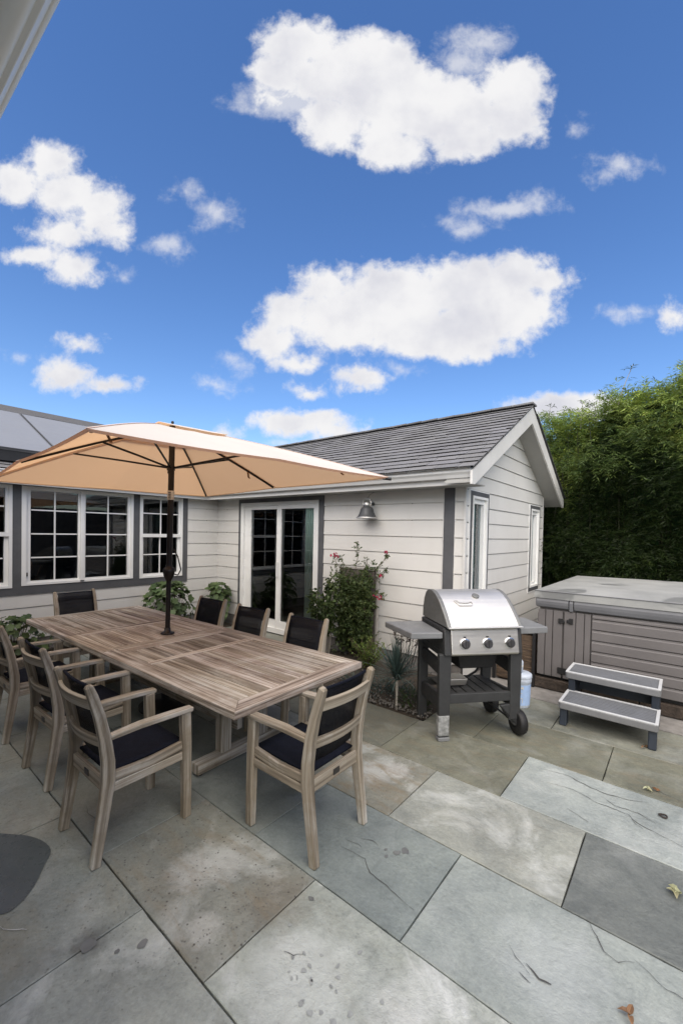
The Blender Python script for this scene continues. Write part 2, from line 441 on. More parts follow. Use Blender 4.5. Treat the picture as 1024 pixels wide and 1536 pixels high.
ROWS = [-2.80, -2.19, -1.58, -.97, -.365, .243, .853, 1.453, 2.058, 2.677, 3.31, 3.92, 4.53]
SPEC = {  # (row, index of slab) -> colour (linear), pits, bloom, brown
}
def slab_style(r, cx):
    y = (ROWS[r] + ROWS[r + 1]) / 2
    key = None
    if 3.92 <= y: c, p = (.185, .185, .162), (.15, .15, .25)
    elif 3.31 <= y: c, p = ((.150, .147, .112), (.1, .12, .35))
    elif 2.677 <= y:
        if cx > -.86: c, p = (.275, .298, .308), (.05, .25, .05)
        elif cx > -1.78: c, p = (.160, .156, .120), (.1, .15, .30)
        else: c, p = (.145, .142, .115), (.15, .1, .35)
    elif 2.058 <= y:
        if cx > -.38: c, p = (.145, .155, .158), (.1, .10, .0)
        elif cx > -1.30: c, p = (.265, .268, .252), (.12, .55, .12)
        elif cx > -2.21: c, p = (.225, .215, .185), (.55, .55, .8)
        else: c, p = (.22, .22, .20), (.2, .2, .3)
    elif 1.453 <= y:
        if cx > -.85: c, p = (.265, .288, .292), (.08, .18, .0)
        elif cx > -1.76: c, p = (.190, .215, .222), (.08, .1, .0)
        else: c, p = (.20, .215, .21), (.1, .1, .05)
    elif .853 <= y:
        if cx > -1.31: c, p = (.34, .355, .335), (.25, .9, .12)
        elif cx > -2.23: c, p = (.205, .205, .19), (.9, .45, .45)
        else: c, p = (.20, .21, .205), (.3, .15, .1)
    elif .243 <= y:
        if cx > -1.78: c, p = (.28, .29, .28), (.3, .5, .1)
        else: c, p = (.235, .245, .235), (.55, .25, .25)
    else: c, p = (.24, .25, .245), (.3, .3, .2)
    return c, p
pav = MB(); par_attr = []
def add_slab(x0, x1, y0, y1, c, p):
    gp = .0021
    x0 += gp; x1 -= gp; y0 += gp; y1 -= gp
    def edge(a, b):
        n = max(3, int((b - a).length / .07)); out = []
        w = 0
        for i in range(n):
            t = i / n; w = w * .6 + ru(-.0016, .0016)
            d = (b - a).normalized(); q = V((-d.y, d.x))
            out.append(a + (b - a) * t + q * (abs(w) * 1.2 if i else 0))
        return out
    K = [V((x0, y0)), V((x1, y0)), V((x1, y1)), V((x0, y1))]
    ring = []
    for i in range(4): ring += edge(K[i], K[(i + 1) % 4])
    cx, cy = (x0 + x1) / 2, (y0 + y1) / 2
    dz = ru(-.0015, .0015); m = len(ring)
    def sh(q, s):
        return V((cx + (q.x - cx) * (1 - s / (x1 - x0) * 2), cy + (q.y - cy) * (1 - s / (y1 - y0) * 2)))
    top = [V((*sh(q, .0035), dz)) for q in ring]
    mid = [V((*q, dz - .0035)) for q in ring]
    low = [V((*q, -.034)) for q in ring]
    col = (*c, 1)
    nf = len(pav.f)
    pav.poly(top, None, col)
    pav.idx(top + mid + low, [(m + i, m + (i + 1) % m, (i + 1) % m, i) for i in range(m)] + [(2 * m + i, 2 * m + (i + 1) % m, m + (i + 1) % m, m + i) for i in range(m)], None, col)
    par_attr.extend([p] * (len(pav.f) - nf))
for r in range(len(ROWS) - 1):
    y0, y1 = ROWS[r], ROWS[r + 1]
    off = -.845 if r % 2 else -.377
    # row r=5 (.243) carries joints at -1.775, row 6 at -1.309 ... they alternate by half a flag
    xs = [off + .9235 * k for k in range(-8, 6)]
    if abs(y0 - .243) < .01: xs = [-1.775 + .928 * k for k in range(-6, 6)]
    if abs(y0 - .853) < .01: xs = [-1.309 + .915 * k for k in range(-7, 6)]
    if abs(y0 - 1.453) < .01: xs = [-.845 + .914 * k for k in range(-7, 6)]
    if abs(y0 - 2.058) < .01: xs = [-.377 + .915 * k for k in range(-7, 5)]
    if abs(y0 - 2.677) < .01: xs = [-.856 + .919 * k for k in range(-7, 5)]
    if abs(y0 - 3.31) < .01: xs = [-.382 + .903 * k for k in range(-7, 5)]
    if abs(y0 - 3.92) < .01: xs = [-.839 + .915 * k for k in range(-7, 5)]
    for x0, x1 in zip(xs, xs[1:]):
        c, p = slab_style(r, (x0 + x1) / 2)
        k = ru(.95, 1.06) * (1.02 if y0 < .8 else 1.02 if y0 < 2. else .98); gm = sum(c) / 3; c = tuple((q * .72 + gm * .28) * k * h for q, h in zip(c, (.985, 1.025, .965)))
        lo = max(x0, XL + .02); hi = min(x1, 3.2)
        if y0 > .8: lo = max(lo, -6.0)
        if hi - lo < .12: continue
        if y0 > 3.3:                                   # planting bed in front of the door wall
            segs = [(lo, min(hi, -4.05)), (max(lo, -1.74), hi)]
        else: segs = [(lo, hi)]
        for a, b in segs:
            if b - a > .1: add_slab(a, b, y0, y1, c, p)
patio = pav.build('patio', M['stone'])
pa = patio.data.color_attributes.new('par', 'FLOAT_COLOR', 'CORNER')
flat = []
for f, p in zip(pav.f, par_attr): flat.extend((p[0], p[1], p[2], 1) * len(f))
pa.data.foreach_set('color', flat)
tag(patio, kind='structure')
# paving beside and behind the hot tub
g = MB(); g.box((.7, 6.2, -.03), (5.2, 3.3, .05)); tag(g.build('gravel_path', M['concrete']), kind='structure')

def smooth_blob(pts, n=5):
    """closed Catmull-Rom through 2-D points"""
    m = len(pts); out = []
    for i in range(m):
        p0, p1, p2, p3 = [V(pts[(i + j - 1) % m]) for j in range(4)]
        for k in range(n):
            t = k / n
            out.append(.5 * ((2 * p1) + (p2 - p0) * t + (2 * p0 - 5 * p1 + 4 * p2 - p3) * t * t + (3 * p1 - p0 - 3 * p2 + p3) * t ** 3))
    return out
def mark(name, shapes, mat, z=.0035):
    b = MB()
    for s in shapes: b.poly([(q[0], q[1], z) for q in s])
    o = b.build(name, mat); tag(o, kind='structure'); return o
mark('wet_stain', [smooth_blob([(-2.86, .50), (-2.74, .60), (-2.64, .665), (-2.53, .70), (-2.44, .70), (-2.36, .65), (-2.26, .585), (-2.2, .52), (-2.19, .455), (-2.3, .40), (-2.6, .36), (-2.85, .38)])], M['stain'])
def jag(cx, cy, rx, ry, n=9, rot=0):
    P = []
    for i in range(n):
        a = 2 * math.pi * i / n; k = ru(.72, 1.2)
        x, y = rx * k * math.cos(a), ry * k * math.sin(a)
        P.append((cx + x * math.cos(rot) - y * math.sin(rot), cy + x * math.sin(rot) + y * math.cos(rot)))
    return smooth_blob(P, 3)
drips = [jag(-1.772, .637, .026, .034), jag(-1.617, .777, .018, .021),
         jag(-1.075, 1.885, .020, .026, rot=.5), jag(-1.10, 1.845, .024, .014, rot=.8), jag(-1.13, 1.79, .010, .010), jag(-1.155, 1.825, .008, .010),
         jag(-1.66, .70, .010, .012), jag(-1.25, 1.36, .016, .010)]
drips2 = []
for _ in range(24):
    drips2.append(jag(-.99 + random.gauss(0, .11), 1.11 + random.gauss(0, .08), ru(.004, .017), ru(.003, .011), 11, ru(0, 3)))
for _ in range(60):
    drips.append(jag(ru(-2.1, -1.40), ru(.55, .84), ru(.001, .0034), ru(.001, .003), 5))
for _ in range(90):
    drips.append(jag(-1.38 - abs(random.gauss(0, .15)), 1.18 + random.gauss(0, .15), ru(.001, .004), ru(.001, .0035), 5))
mark('drip_stains', drips, M['drip'])
mark('pale_drip_stains', drips2, M['drip2'])
def crackline(pts, w):
    P = [V(p) for p in pts]; fine = []
    for a, b in zip(P, P[1:]):
        n = max(2, int((b - a).length / .025))
        for i in range(n):
            t = i / n; q = a.lerp(b, t); fine.append(q + V((ru(-.004, .004), ru(-.004, .004))))
    fine.append(P[-1]); L = []; R = []
    for i, p in enumerate(fine):
        t = (fine[min(i + 1, len(fine) - 1)] - fine[max(i - 1, 0)]).normalized(); q = V((-t.y, t.x))
        k = .55 * w * (.25 + .75 * math.sin(math.pi * (i + .3) / len(fine))) * ru(.5, 1.2) / 2
        L.append(p + q * k); R.append(p - q * k)
    return L + R[::-1]
mark('hairline_cracks', [crackline(c, w) for c, w in [
    ([(-.72, 3.19), (-.58, 3.22), (-.45, 3.17), (-.35, 3.15), (-.23, 3.17), (-.12, 3.22)], .010),
    ([(-.66, 3.04), (-.51, 3.06), (-.37, 3.01), (-.21, 3.005), (-.16, 2.95), (0., 2.9), (.1, 2.86)], .008),
    ([(-.50, 2.82), (-.44, 2.80), (-.38, 2.77)], .008), ([(-.36, 3.10), (-.28, 3.05), (-.16, 3.06), (-.08, 3.02)], .009),
    ([(-.20, 2.99), (-.17, 2.93), (-.13, 2.91)], .006),
    ([(-1.35, 1.69), (-1.2, 1.70), (-1.13, 1.65), (-1.03, 1.64), (-.94, 1.62), (-.87, 1.61)], .007),
    ([(-1.30, 1.80), (-1.24, 1.83), (-1.2, 1.82)], .006), ([(-1.36, 1.74), (-1.30, 1.76), (-1.26, 1.755)], .005),
    ([(-.28, 2.06), (-.23, 2.0), (-.2, 1.94), (-.15, 1.93), (-.1, 1.97)], .006),
    ([(-.42, 1.69), (-.37, 1.665), (-.33, 1.67)], .012), ([(-.43, 1.64), (-.39, 1.625)], .006), ([(-.50, 1.72), (-.46, 1.69), (-.40, 1.655)], .004),
    ([(-.10, 1.98), (0, 1.93), (.1, 1.92)], .005), ([(-.12, 3.45), (-.05, 3.40), (.05, 3.38)], .005),
    ([(-2.70, .95), (-2.6, .93), (-2.5, .95)], .004), ([(-1.17, 1.12), (-1.13, 1.13), (-1.1, 1.16)], .006)]], M['crack'], .0045)
mark('white_scratch', [crackline([(-2.10, .44), (-2.06, .475), (-2.03, .50)], .008), crackline([(-2.14, .425), (-2.10, .44)], .004)], M['scratch'], .0045)

# planting beds and pebbles
def bed(name, x0, x1, y0, y1, h):
    b = MB(); nx, ny = int((x1 - x0) / .07) + 1, int((y1 - y0) / .07) + 1; vs = []; F = []
    for j in range(ny + 1):
        for i in range(nx + 1):
            e = min(i, nx - i, j, ny - j)
            vs.append((x0 + (x1 - x0) * i / nx, y0 + (y1 - y0) * j / ny, -.02 + (0 if e == 0 else h * min(1, e / 3) + ru(-.012, .018))))
    for j in range(ny):
        for i in range(nx):
            a = j * (nx + 1) + i; F.append((a, a + 1, a + nx + 2, a + nx + 1))
    b.idx(vs, F, None, None, True); tag(b.build(name, M['soil']), kind='structure')
bed('planting_bed', -4.05, -1.75, 3.325, 4.53, .05)
bed('side_bed', -6.68, -6.02, .87, 4.53, .04)
g = MB()
for _ in range(420):
    x, y = (ru(-2.9, -1.72), 3.33 + abs(random.gauss(0, .10))) if rnd() < .75 else (ru(-4, -1.75), ru(3.35, 4.4))
    r = ru(.006, .019); k = ru(.45, 1.25)
    z = .0 + min(.05, (y - 3.31) * .25) + r * .4
    t = Matrix.Rotation(ru(0, 6), 3, 'Z') @ Matrix.Rotation(ru(0, 6), 3, 'X')
    P = [t @ V((r * ru(.8, 1.3) * a, r * ru(.8, 1.1) * b_, r * .75 * c)) + V((x, y, z)) for a, b_, c in ((1, 0, 0), (-1, 0, 0), (0, 1, 0), (0, -1, 0), (0, 0, 1), (0, 0, -1))]
    g.idx(P, [(0, 2, 4), (2, 1, 4), (1, 3, 4), (3, 0, 4), (2, 0, 5), (1, 2, 5), (3, 1, 5), (0, 3, 5)], None, (k, k, k, 1), True)
tag(g.build('gravel', M['gravel']), kind='stuff')

# ------------------------------------------------------------------ house
house = empty('house', (-4.3, 4.6, 0))
tag(house, 'white lap sided house with charcoal trim and grey shingle roof round the patio corner', 'house')
hp = Matrix.Translation((4.3, -4.6, 0))
def H(b, name, mat, parent=None, **kw):
    o = b.build(name, mat, **kw)
    p = parent or house
    o.parent = p; o.matrix_parent_inverse = Matrix.Translation(-p.matrix_world.translation) if p is not house else hp
    if p is not house: o.matrix_parent_inverse = Matrix.Identity(4)
    return o
def siding(b, O, a, n, s0, s1, zs, holes=(), clip=None, gap=.013):
    O, a, n = V(O), V(a), V(n); fl = a.cross(Z3).dot(n) > 0
    def q(p):
        b.poly(p if fl else p[::-1], None, col)
    for zb, zt in zip(zs, zs[1:]):
        k = ru(.965, 1.03); col = (k, k, k, 1)
        cuts = sorted({zb, zt - gap, zt} | {z for h in holes for z in h[2:4] if zb < z < zt})
        for lo, hi in zip(cuts, cuts[1:]):
            mid = (lo + hi) / 2; spans = [(s0, s1)]
            for h in holes:
                if h[2] < mid < h[3]:
                    ns = []
                    for x0, x1 in spans:
                        if h[1] <= x0 or h[0] >= x1: ns.append((x0, x1)); continue
                        if h[0] > x0: ns.append((x0, h[0]))
                        if h[1] < x1: ns.append((h[1], x1))
                    spans = ns
            for x0, x1 in spans:
                xl0, xh0, xl1, xh1 = x0, x1, x0, x1
                if clip:
                    c0, c1 = clip(lo), clip(hi)
                    xl0, xh0, xl1, xh1 = max(x0, c0[0]), min(x1, c0[1]), max(x0, c1[0]), min(x1, c1[1])
                    if xh0 <= xl0: continue
                if mid > zt - gap: o0 = o1 = .001
                else:
                    f = lambda z: .021 - .010 * (z - zb) / (zt - zb); o0, o1 = f(lo), f(hi)
                P = lambda s, o, z: O + a * s + n * o + Z3 * z
                q([P(xl0, o0, lo), P(xh0, o0, lo), P(xh1, o1, hi), P(xl1, o1, hi)])
                if lo == zb: q([P(xl0, 0, lo), P(xh0, 0, lo), P(xh0, o0, lo), P(xl0, o0, lo)])
                if abs(hi - (zt - gap)) < 1e-6: q([P(xl1, o1, hi), P(xh1, o1, hi), P(xh1, 0, hi), P(xl1, 0, hi)])
def plate(b, O, a, n, rect, holes, off, back, col=None):
    """flat board in the wall plane with rectangular openings: front faces, reveals and outer sides"""
    O, a, n = V(O), V(a), V(n); fl = a.cross(Z3).dot(n) > 0
    P = lambda s, z, o: O + a * s + Z3 * z + n * o
    ss = sorted({rect[0], rect[1]} | {x for h in holes for x in h[:2]}); zz = sorted({rect[2], rect[3]} | {x for h in holes for x in h[2:4]})
    ou, ov = ru(0, 9), ru(0, 9)
    inh = lambda s, z: any(h[0] < s < h[1] and h[2] < z < h[3] for h in holes)
    def q(p): b.poly(p if fl else p[::-1], None, col)
    for s0, s1 in zip(ss, ss[1:]):
        for z0, z1 in zip(zz, zz[1:]):
            if inh((s0 + s1) / 2, (z0 + z1) / 2): continue
            q([P(s0, z0, off), P(s1, z0, off), P(s1, z1, off), P(s0, z1, off)])
    def sides(r, out):
        s0, s1, z0, z1 = r
        for (x0, y0), (x1, y1) in (((s0, z0), (s1, z0)), ((s1, z0), (s1, z1)), ((s1, z1), (s0, z1)), ((s0, z1), (s0, z0))):
            f = [P(x0, y0, back), P(x1, y1, back), P(x1, y1, off), P(x0, y0, off)]
            q(f if out else f[::-1])
    sides(rect, True)
    for h in holes: sides(h, False)
ZS = [.165 + .2078 * k for k in range(0, 10)] + [2.36]      # courses of the door and window walls
ZS[1:10] = [.38, .588, .796, 1.003, 1.21, 1.418, 1.625, 1.832, 2.036]
# door wall
DOOR = (-6.03, -4.04, .02, 2.195)
b = MB(); siding(b, (0, D, 0), (1, 0, 0), (0, -1, 0), XL, XG, ZS, [(-6.02, -4.05, 0, 2.19)]); H(b, 'wall', M['siding'])
# window wall
b = MB(); siding(b, (XL, 0, 0), (0, 1, 0), (1, 0, 0), -.9, D, ZS, [(.67, 3.90, .77, 2.25)]); H(b, 'wall', M['siding'])
# gable wall
def gclip(z):
    d = max(0, (z - 2.20)) / .546
    return (4.04 + d, 2 * 6.07 - 4.04 - d)
GZ = [.03 + .0, .26, .452, .644, .836, 1.036, 1.228, 1.422, 1.617, 1.806, 1.994, 2.186, 2.374, 2.565, 2.757, 2.95, 3.14, 3.33]
GW = [(4.63, 5.21, .86, 2.17), (7.03, 7.60, .77, 2.155)]
b = MB(); siding(b, (XG, 0, 0), (0, 1, 0), (1, 0, 0), D, 7.84, GZ, [(w[0] + .02, w[1] - .02, w[2] + .02, w[3] - .02) for w in GW], gclip); H(b, 'wall', M['siding'])
b = MB()
b.box(((XL + XG) / 2, D + .03, .06), (XG - XL - .01, .07, .20)); b.box((XL - .03, 1.8, .06), (.07, 5.3, .20)); b.box((XG - .03, 6.19, 0), (.07, 3.28, .1))
H(b, 'foundation', M['concrete'])
# rear and far walls close the volume
b = MB()
b.poly([(XG, 7.84, 0), (-12, 7.84, 0), (-12, 7.84, 2.4), (XG, 7.84, 2.4)]); b.poly([(-12, 7.84, 0), (-12, -.9, 0), (-12, -.9, 2.4), (-12, 7.84, 2.4)])
b.poly([(-12, -.9, 0), (XL, -.9, 0), (XL, -.9, 2.4), (-12, -.9, 2.4)])
H(b, 'rear_wall', M['backwall'])
# dark rooms behind the openings
def room(x0, x1, y0, y1, z0, z1, open_axis):
    b = MB()
    P = [(x0, y0), (x1, y0), (x1, y1), (x0, y1)]
    for i, (p, q) in enumerate(zip(P, P[1:] + P[:1])):
        if open_axis == i: continue
        b.poly([(*p, z0), (*q, z0), (*q, z1), (*p, z1)])
    b.poly([(*p, z0) for p in P]); b.poly([(*p, z1) for p in P])
    return b
H(room(-6.4, -2.6, D - .01, 7.5, .03, 2.19, 0), 'room_interior', M['interior'])
H(room(-9.5, XL + .01, .2, 4.3, .03, 2.19, 1), 'room_interior', M['interior'])
H(room(-2.5, XG + .01, 4.6, 7.75, .1, 2.19, 1), 'room_interior', M['interior'])
# charcoal trim
b = MB(); CW = [(1.562, 2.985, .875, 2.185), (3.088, 3.815, .864, 2.185), (.74, 1.465, .857, 2.185)]
plate(b, (XL, 0, 0), (0, 1, 0), (1, 0, 0), (.65, 3.912, .757, 2.2), CW, .028, -.02); H(b, 'window_trim', M['dtrim'])
b = MB(); plate(b, (0, D, 0), (1, 0, 0), (0, -1, 0), DOOR, [(-5.955, -4.135, .02, 2.128)], .03, -.02); H(b, 'door_trim', M['dtrim'])
b = MB(); b.box((-2.102, D - .012, 1.18), (.13, .03, 2.06)); H(b, 'corner_trim', M['dtrim'], bevel=.003)
for c, d in (((-2.174, D - .010, 1.18), (.010, .026, 2.06)), ((-2.030, D - .010, 1.18), (.010, .026, 2.06)), ((XG + .004, D - .006, 1.18), (.030, .036, 2.06)), ((XG + .008, 7.83, 1.2), (.03, .045, 2.3))):
    b = MB(); b.box(c, d); H(b, 'corner_board', M['fascia'], bevel=.002)
for w, gl in zip(GW, [(4.745, 5.09, .95, 2.03), (7.165, 7.44, .905, 2.01)]):
    fr = (w[0] + .055, w[1] - .055, w[2] + .06, w[3] - .055)
    b = MB(); plate(b, (XG, 0, 0), (0, 1, 0), (1, 0, 0), w, [fr], .028, 0); tr = H(b, 'window_trim', M['dtrim'])
    b = MB(); plate(b, (XG, 0, 0), (0, 1, 0), (1, 0, 0), (w[0] - .02, w[1] + .012, w[2] - .022, w[3] + .012), [(w[0], w[1], w[2], w[3])], .024, 0); H(b, 'window_edge', M['white'])
    b = MB(); plate(b, (XG, 0, 0), (0, 1, 0), (1, 0, 0), fr, [(fr[0] + .028, fr[1] - .028, fr[2] + .03, fr[3] - .03)], .036, -.06)
    plate(b, (XG, 0, 0), (0, 1, 0), (1, 0, 0), (fr[0] + .027, fr[1] - .027, fr[2] + .029, fr[3] - .029), [gl], .006, -.06); wn = H(b, 'window', M['white'])
    b = MB(); b.poly([(XG - .035, gl[0] - .01, gl[2] - .01), (XG - .035, gl[1] + .01, gl[2] - .01), (XG - .035, gl[1] + .01, gl[3] + .01), (XG - .035, gl[0] - .01, gl[3] + .01)]); o = H(b, 'pane', M['glass'], wn)
    b = MB(); b.box((XG - .10, (gl[0] * .3 + gl[1] * .7), (gl[2] + gl[3]) / 2), (.02, (gl[1] - gl[0]) * .5, gl[3] - gl[2] + .1)); H(b, 'curtain', M['curtain'], wn)
# windows of the window wall
AX = ((XL, 0, 0), (0, 1, 0), (1, 0, 0))
def muntins(b, gl, cols, rows, off=-.004):
    w = .017
    for s in cols: b.box((XL + off, s, (gl[2] + gl[3]) / 2), (.014, w, gl[3] - gl[2]))
    cs = [gl[0]] + list(cols) + [gl[1]]
    for z in rows:
        for s0, s1 in zip(cs, cs[1:]): b.box((XL + off, (s0 + s1) / 2, z), (.012, s1 - s0 - w, w))
def pane(wn, gl, off=-.012):
    b = MB(); x = XL + off
    b.poly([(x, gl[0] - .008, gl[2] - .008), (x, gl[1] + .008, gl[2] - .008), (x, gl[1] + .008, gl[3] + .008), (x, gl[0] - .008, gl[3] + .008)])
    H(b, 'pane', M['glass'], wn)
# big slider
b = MB(); w = CW[0]; gA, gB = (1.665, 2.225, .93, 2.135), (2.315, 2.905, .93, 2.135)
plate(b, *AX, w, [(w[0] + .05, 2.248, w[2] + .03, w[3] - .02), (2.292, w[1] - .04, w[2] + .03, w[3] - .02)], .040, -.05)
plate(b, *AX, (w[0] + .049, 2.249, w[2] + .029, w[3] - .019), [gA], .006, -.05); plate(b, *AX, (2.291, w[1] - .039, w[2] + .029, w[3] - .019), [gB], .022, -.05)
wn = H(b, 'window', M['white'])
b = MB(); muntins(b, gA, [1.942], [1.24, 1.557, 1.875]); H(b, 'grille', M['white'], wn); b = MB(); muntins(b, gB, [2.625], [1.24, 1.557, 1.875], .002); H(b, 'grille', M['white'], wn)
pane(wn, gA); pane(wn, gB, -.006)
b = MB(); b.box((XL + .018, 1.625, 1.02), (.02, .012, .05)); H(b, 'latch', M['black'], wn); b = MB(); b.box((XL + .045, 2.27, .894), (.014, .05, .012)); H(b, 'latch', M['black'], wn)
# double-hung windows right and left of it
for w, lo, up, cm in ((CW[1], (3.158, 3.735, .93, 1.52), (3.145, 3.748, 1.575, 2.135), (3.43, 3.44)), (CW[2], (.83, 1.385, .93, 1.52), (.82, 1.395, 1.575, 2.135), (1.10, 1.11))):
    b = MB(); plate(b, *AX, w, [(w[0] + .035, w[1] - .035, w[2] + .03, 1.522), (w[0] + .035, w[1] - .035, 1.570, w[3] - .02)], .040, -.05)
    plate(b, *AX, (w[0] + .034, w[1] - .034, w[2] + .029, 1.5215), [lo], .004, -.05); plate(b, *AX, (w[0] + .034, w[1] - .034, 1.571, w[3] - .019), [up], .020, -.05)
    wn = H(b, 'window', M['white'])
    b = MB(); muntins(b, lo, [cm[0]], [1.24]); muntins(b, up, [cm[1]], [1.905], .002); H(b, 'grille', M['white'], wn)
    pane(wn, lo); pane(wn, up, -.006)
# pale blind pulled up behind the slider
b = MB(); b.box((XL - .10, 2.27, 2.155), (.05, 1.3, .06)); H(b, 'blind', M['white'])
# sliding door
b = MB(); AD = ((0, D, 0), (1, 0, 0), (0, -1, 0)); g1, g2 = (-5.715, -5.068, .22, 2.014), (-4.945, -4.238, .22, 2.014)
plate(b, *AD, (-5.955, -4.135, .02, 2.128), [(-5.872, -5.03, .10, 2.075), (-5.028, -4.168, .10, 2.075)], .042, -.08)
plate(b, *AD, (-5.873, -5.0301, .09, 2.076), [g1], .008, -.05); plate(b, *AD, (-5.0279, -4.167, .09, 2.076), [g2], .026, -.05)
door = H(b, 'sliding_door', M['white'])
for gl, o in ((g1, .012), (g2, -.004)):
    b = MB(); b.poly([(gl[0] - .01, D + o, gl[2] - .01), (gl[1] + .01, D + o, gl[2] - .01), (gl[1] + .01, D + o, gl[3] + .01), (gl[0] - .01, D + o, gl[3] + .01)]); H(b, 'pane', M['glass'], door)
b = MB(); b.box((-5.005, D - .045, 1.05), (.022, .03, .24)); H(b, 'handle', M['white'], door, bevel=.004)
b = MB()
for k in range(9): b.box((-4.455 + .021 * k, D + .045 + .010 * (k % 2), 1.08), (.020, .014, 2.0))
H(b, 'curtain', M['curtain'], door)
# eaves: fascia, soffit, gutter
YE = 4.15; XE = XL + .24; ZE = -.025
b = MB(); b.box(((XE - 1.67) / 2, YE + .01, 2.26), (-1.67 - XE, .02, .16)); b.box((XE - .01, 1.62, 2.26), (.02, 5.10, .16)); H(b, 'fascia', M['fascia'], bevel=.003)
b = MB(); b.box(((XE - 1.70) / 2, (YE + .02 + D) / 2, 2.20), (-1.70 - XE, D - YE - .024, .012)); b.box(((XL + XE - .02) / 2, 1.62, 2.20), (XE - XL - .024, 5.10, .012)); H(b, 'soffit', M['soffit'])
KP = [(0, .10), (0, -.004), (.062, -.004), (.078, .03), (.10, .052), (.10, .080), (.112, .085), (.112, .102), (.098, .102)]
b = MB(); b.prism(KP, (XE + .1, YE, 2.245), (0, -1, 0), (0, 0, 1), (1, 0, 0), -1.668 - XE - .1); H(b, 'gutter', M['gutter'], bevel=.002)
b = MB(); b.prism(KP, (XE, -.9, 2.245), (1, 0, 0), (0, 0, 1), (0, 1, 0), YE + .9 - .1); H(b, 'gutter', M['gutter'], bevel=.002)
# rakes of the gable
XR = -1.64; YA = 6.07
LO = [(4.03, 2.166), (4.10, 2.166), (YA, 3.205), (YA, 3.422), (4.03, 2.302)]
RO = [(2 * YA - y, z) for y, z in LO][::-1]
for P in (LO, RO):
    b = MB(); b.prism(P, (XR - .024, 0, 0), (0, 1, 0), (0, 0, 1), (1, 0, 0), .024); H(b, 'rake_board', M['fascia'], bevel=.002)
b = MB()
for sgn in (0, 1):
    P = [(4.04, 2.185), (YA, 3.25), (YA, 3.27), (4.04, 2.205)]
    if sgn: P = [(2 * YA - y, z) for y, z in P][::-1]
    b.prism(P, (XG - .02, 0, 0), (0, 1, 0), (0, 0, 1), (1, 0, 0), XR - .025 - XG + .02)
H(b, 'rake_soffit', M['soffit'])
# shingle roofs
def shingles(b, O, a, u, L, S, e=.135, w=.30):
    O, a, u = V(O), V(a).normalized(), V(u).normalized(); n = a.cross(u)
    if n.z < 0: n = -n
    rows = int(S / e)
    for k in range(rows):
        t0 = k * e; s = -ru(0, w)
        while s < L:
            ww = w * ru(.55, 1.35); s0, s1 = max(0, s), min(L, s + ww - .004); s += ww
            if s1 - s0 < .02: continue
            th = ru(.014, .021); j0, j1 = ru(-.005, .003), ru(-.005, .003); kc = ru(.88, 1.10); col = (kc, kc, kc * ru(.98, 1.03), 1)
            P = lambda x, t, o: O + a * x + u * t + n * o
            A, B = P(s0, t0 + j0, th), P(s1, t0 + j1, th); C, Dd = P(s1, t0 + e + .012, .004), P(s0, t0 + e + .012, .004)
            b.idx([A, B, C, Dd, P(s0, t0 + j0, 0), P(s1, t0 + j1, 0)], [(0, 1, 2, 3), (4, 0, 3), (5, 2, 1)], None, col)
YS = 4.005; ZS0 = 2.330; u1 = V((0, YA - YS, 3.448 - ZS0)); S1 = u1.length
b = MB(); shingles(b, (-8.6, YS, ZS0), (1, 0, 0), u1, 8.6 + XR + .02, S1, .138)
b.poly([(-9, YS + .02, ZS0 - .004), (XR + .015, YS + .02, ZS0 - .004), (XR + .015, YA, 3.440), (-9, YA, 3.440)], None, (.6, .6, .6, 1))
for k in range(26):
    x = XR + .02 - .28 * (k + 1); b.box((x + .14, YA, 3.457), (.285, .20, .022), Matrix.Rotation(ru(-.03, .03), 3, 'Y'), (ru(.7, 1.1),) * 3 + (1,))
H(b, 'roof', M['shingle'])
b = MB(); u2 = V((0, YS - YA, 3.448 - ZS0)); shingles(b, (-8.6, 2 * YA - YS, ZS0), (1, 0, 0), u2, 8.6 + XR + .02, S1, .27, .6)
b.poly([(-9, 2 * YA - YS, ZS0), (XR + .015, 2 * YA - YS, ZS0), (XR + .015, YA, 3.43), (-9, YA, 3.43)], None, (.6, .6, .6, 1)); H(b, 'roof', M['shingle'])
b = MB(); sl = V((-1, 0, .45)).normalized(); shingles(b, (XE + .11, -.9, 2.347), (0, 1, 0), sl, 5.2, 3.4)
b.poly([(XE + .1, -.9, 2.341), (XE + .1, 4.4, 2.341), (-9.7, 4.4, 2.366 + .45 * 3.36), (-9.7, -.9, 2.366 + .45 * 3.36)], None, (.6, .6, .6, 1))
b.poly([(-9.7, -.9, 3.87), (-9.7, 8, 3.87), (-12, 8, 2.8), (-12, -.9, 2.8)], None, (.6, .6, .6, 1)); H(b, 'roof', M['shingle'])

# solar panels on the window wing
pu = V((-1.93, 0, .87)).normalized(); pn = V((.41, 0, .91)).normalized()
for (y0, y1), lab in (((.88, 1.935), 'pale grey solar panel left of the dark seam on the roof above the big window'), ((1.955, 3.01), 'pale grey solar panel behind the parasol right of the dark roof seam')):
    t = empty('solar_panel', (-6.5, y0, 2.62)); tag(t, lab, 'solar panel', 'solar panels on the window wing roof')
    P = lambda s, y, o: V((0, 0, 0)) + pu * s + pn * o + V((0, y, 0))
    b = MB(); w = y1 - y0; rot = Matrix((pu, V((0, 1, 0)), pn)).transposed()
    b.box(P(1.055, w / 2, 0), (2.11, w - .012, .014), rot); b.build('glass_face', M['panel'], t)
    b = MB()
    for s, y, dx, dy in ((1.055, .006, 2.12, .012), (1.055, w - .006, 2.12, .012), (.006, w / 2, .012, w - .03), (2.104, w / 2, .012, w - .03)): b.box(P(s, y, -.008), (dx, dy, .036), rot)
    b.build('panel_frame', M['dtrim'], t)
    b = MB(); b.box((-.03, w / 2, -.085), (.02, w, .135)); b.build('skirt', M['black'], t)

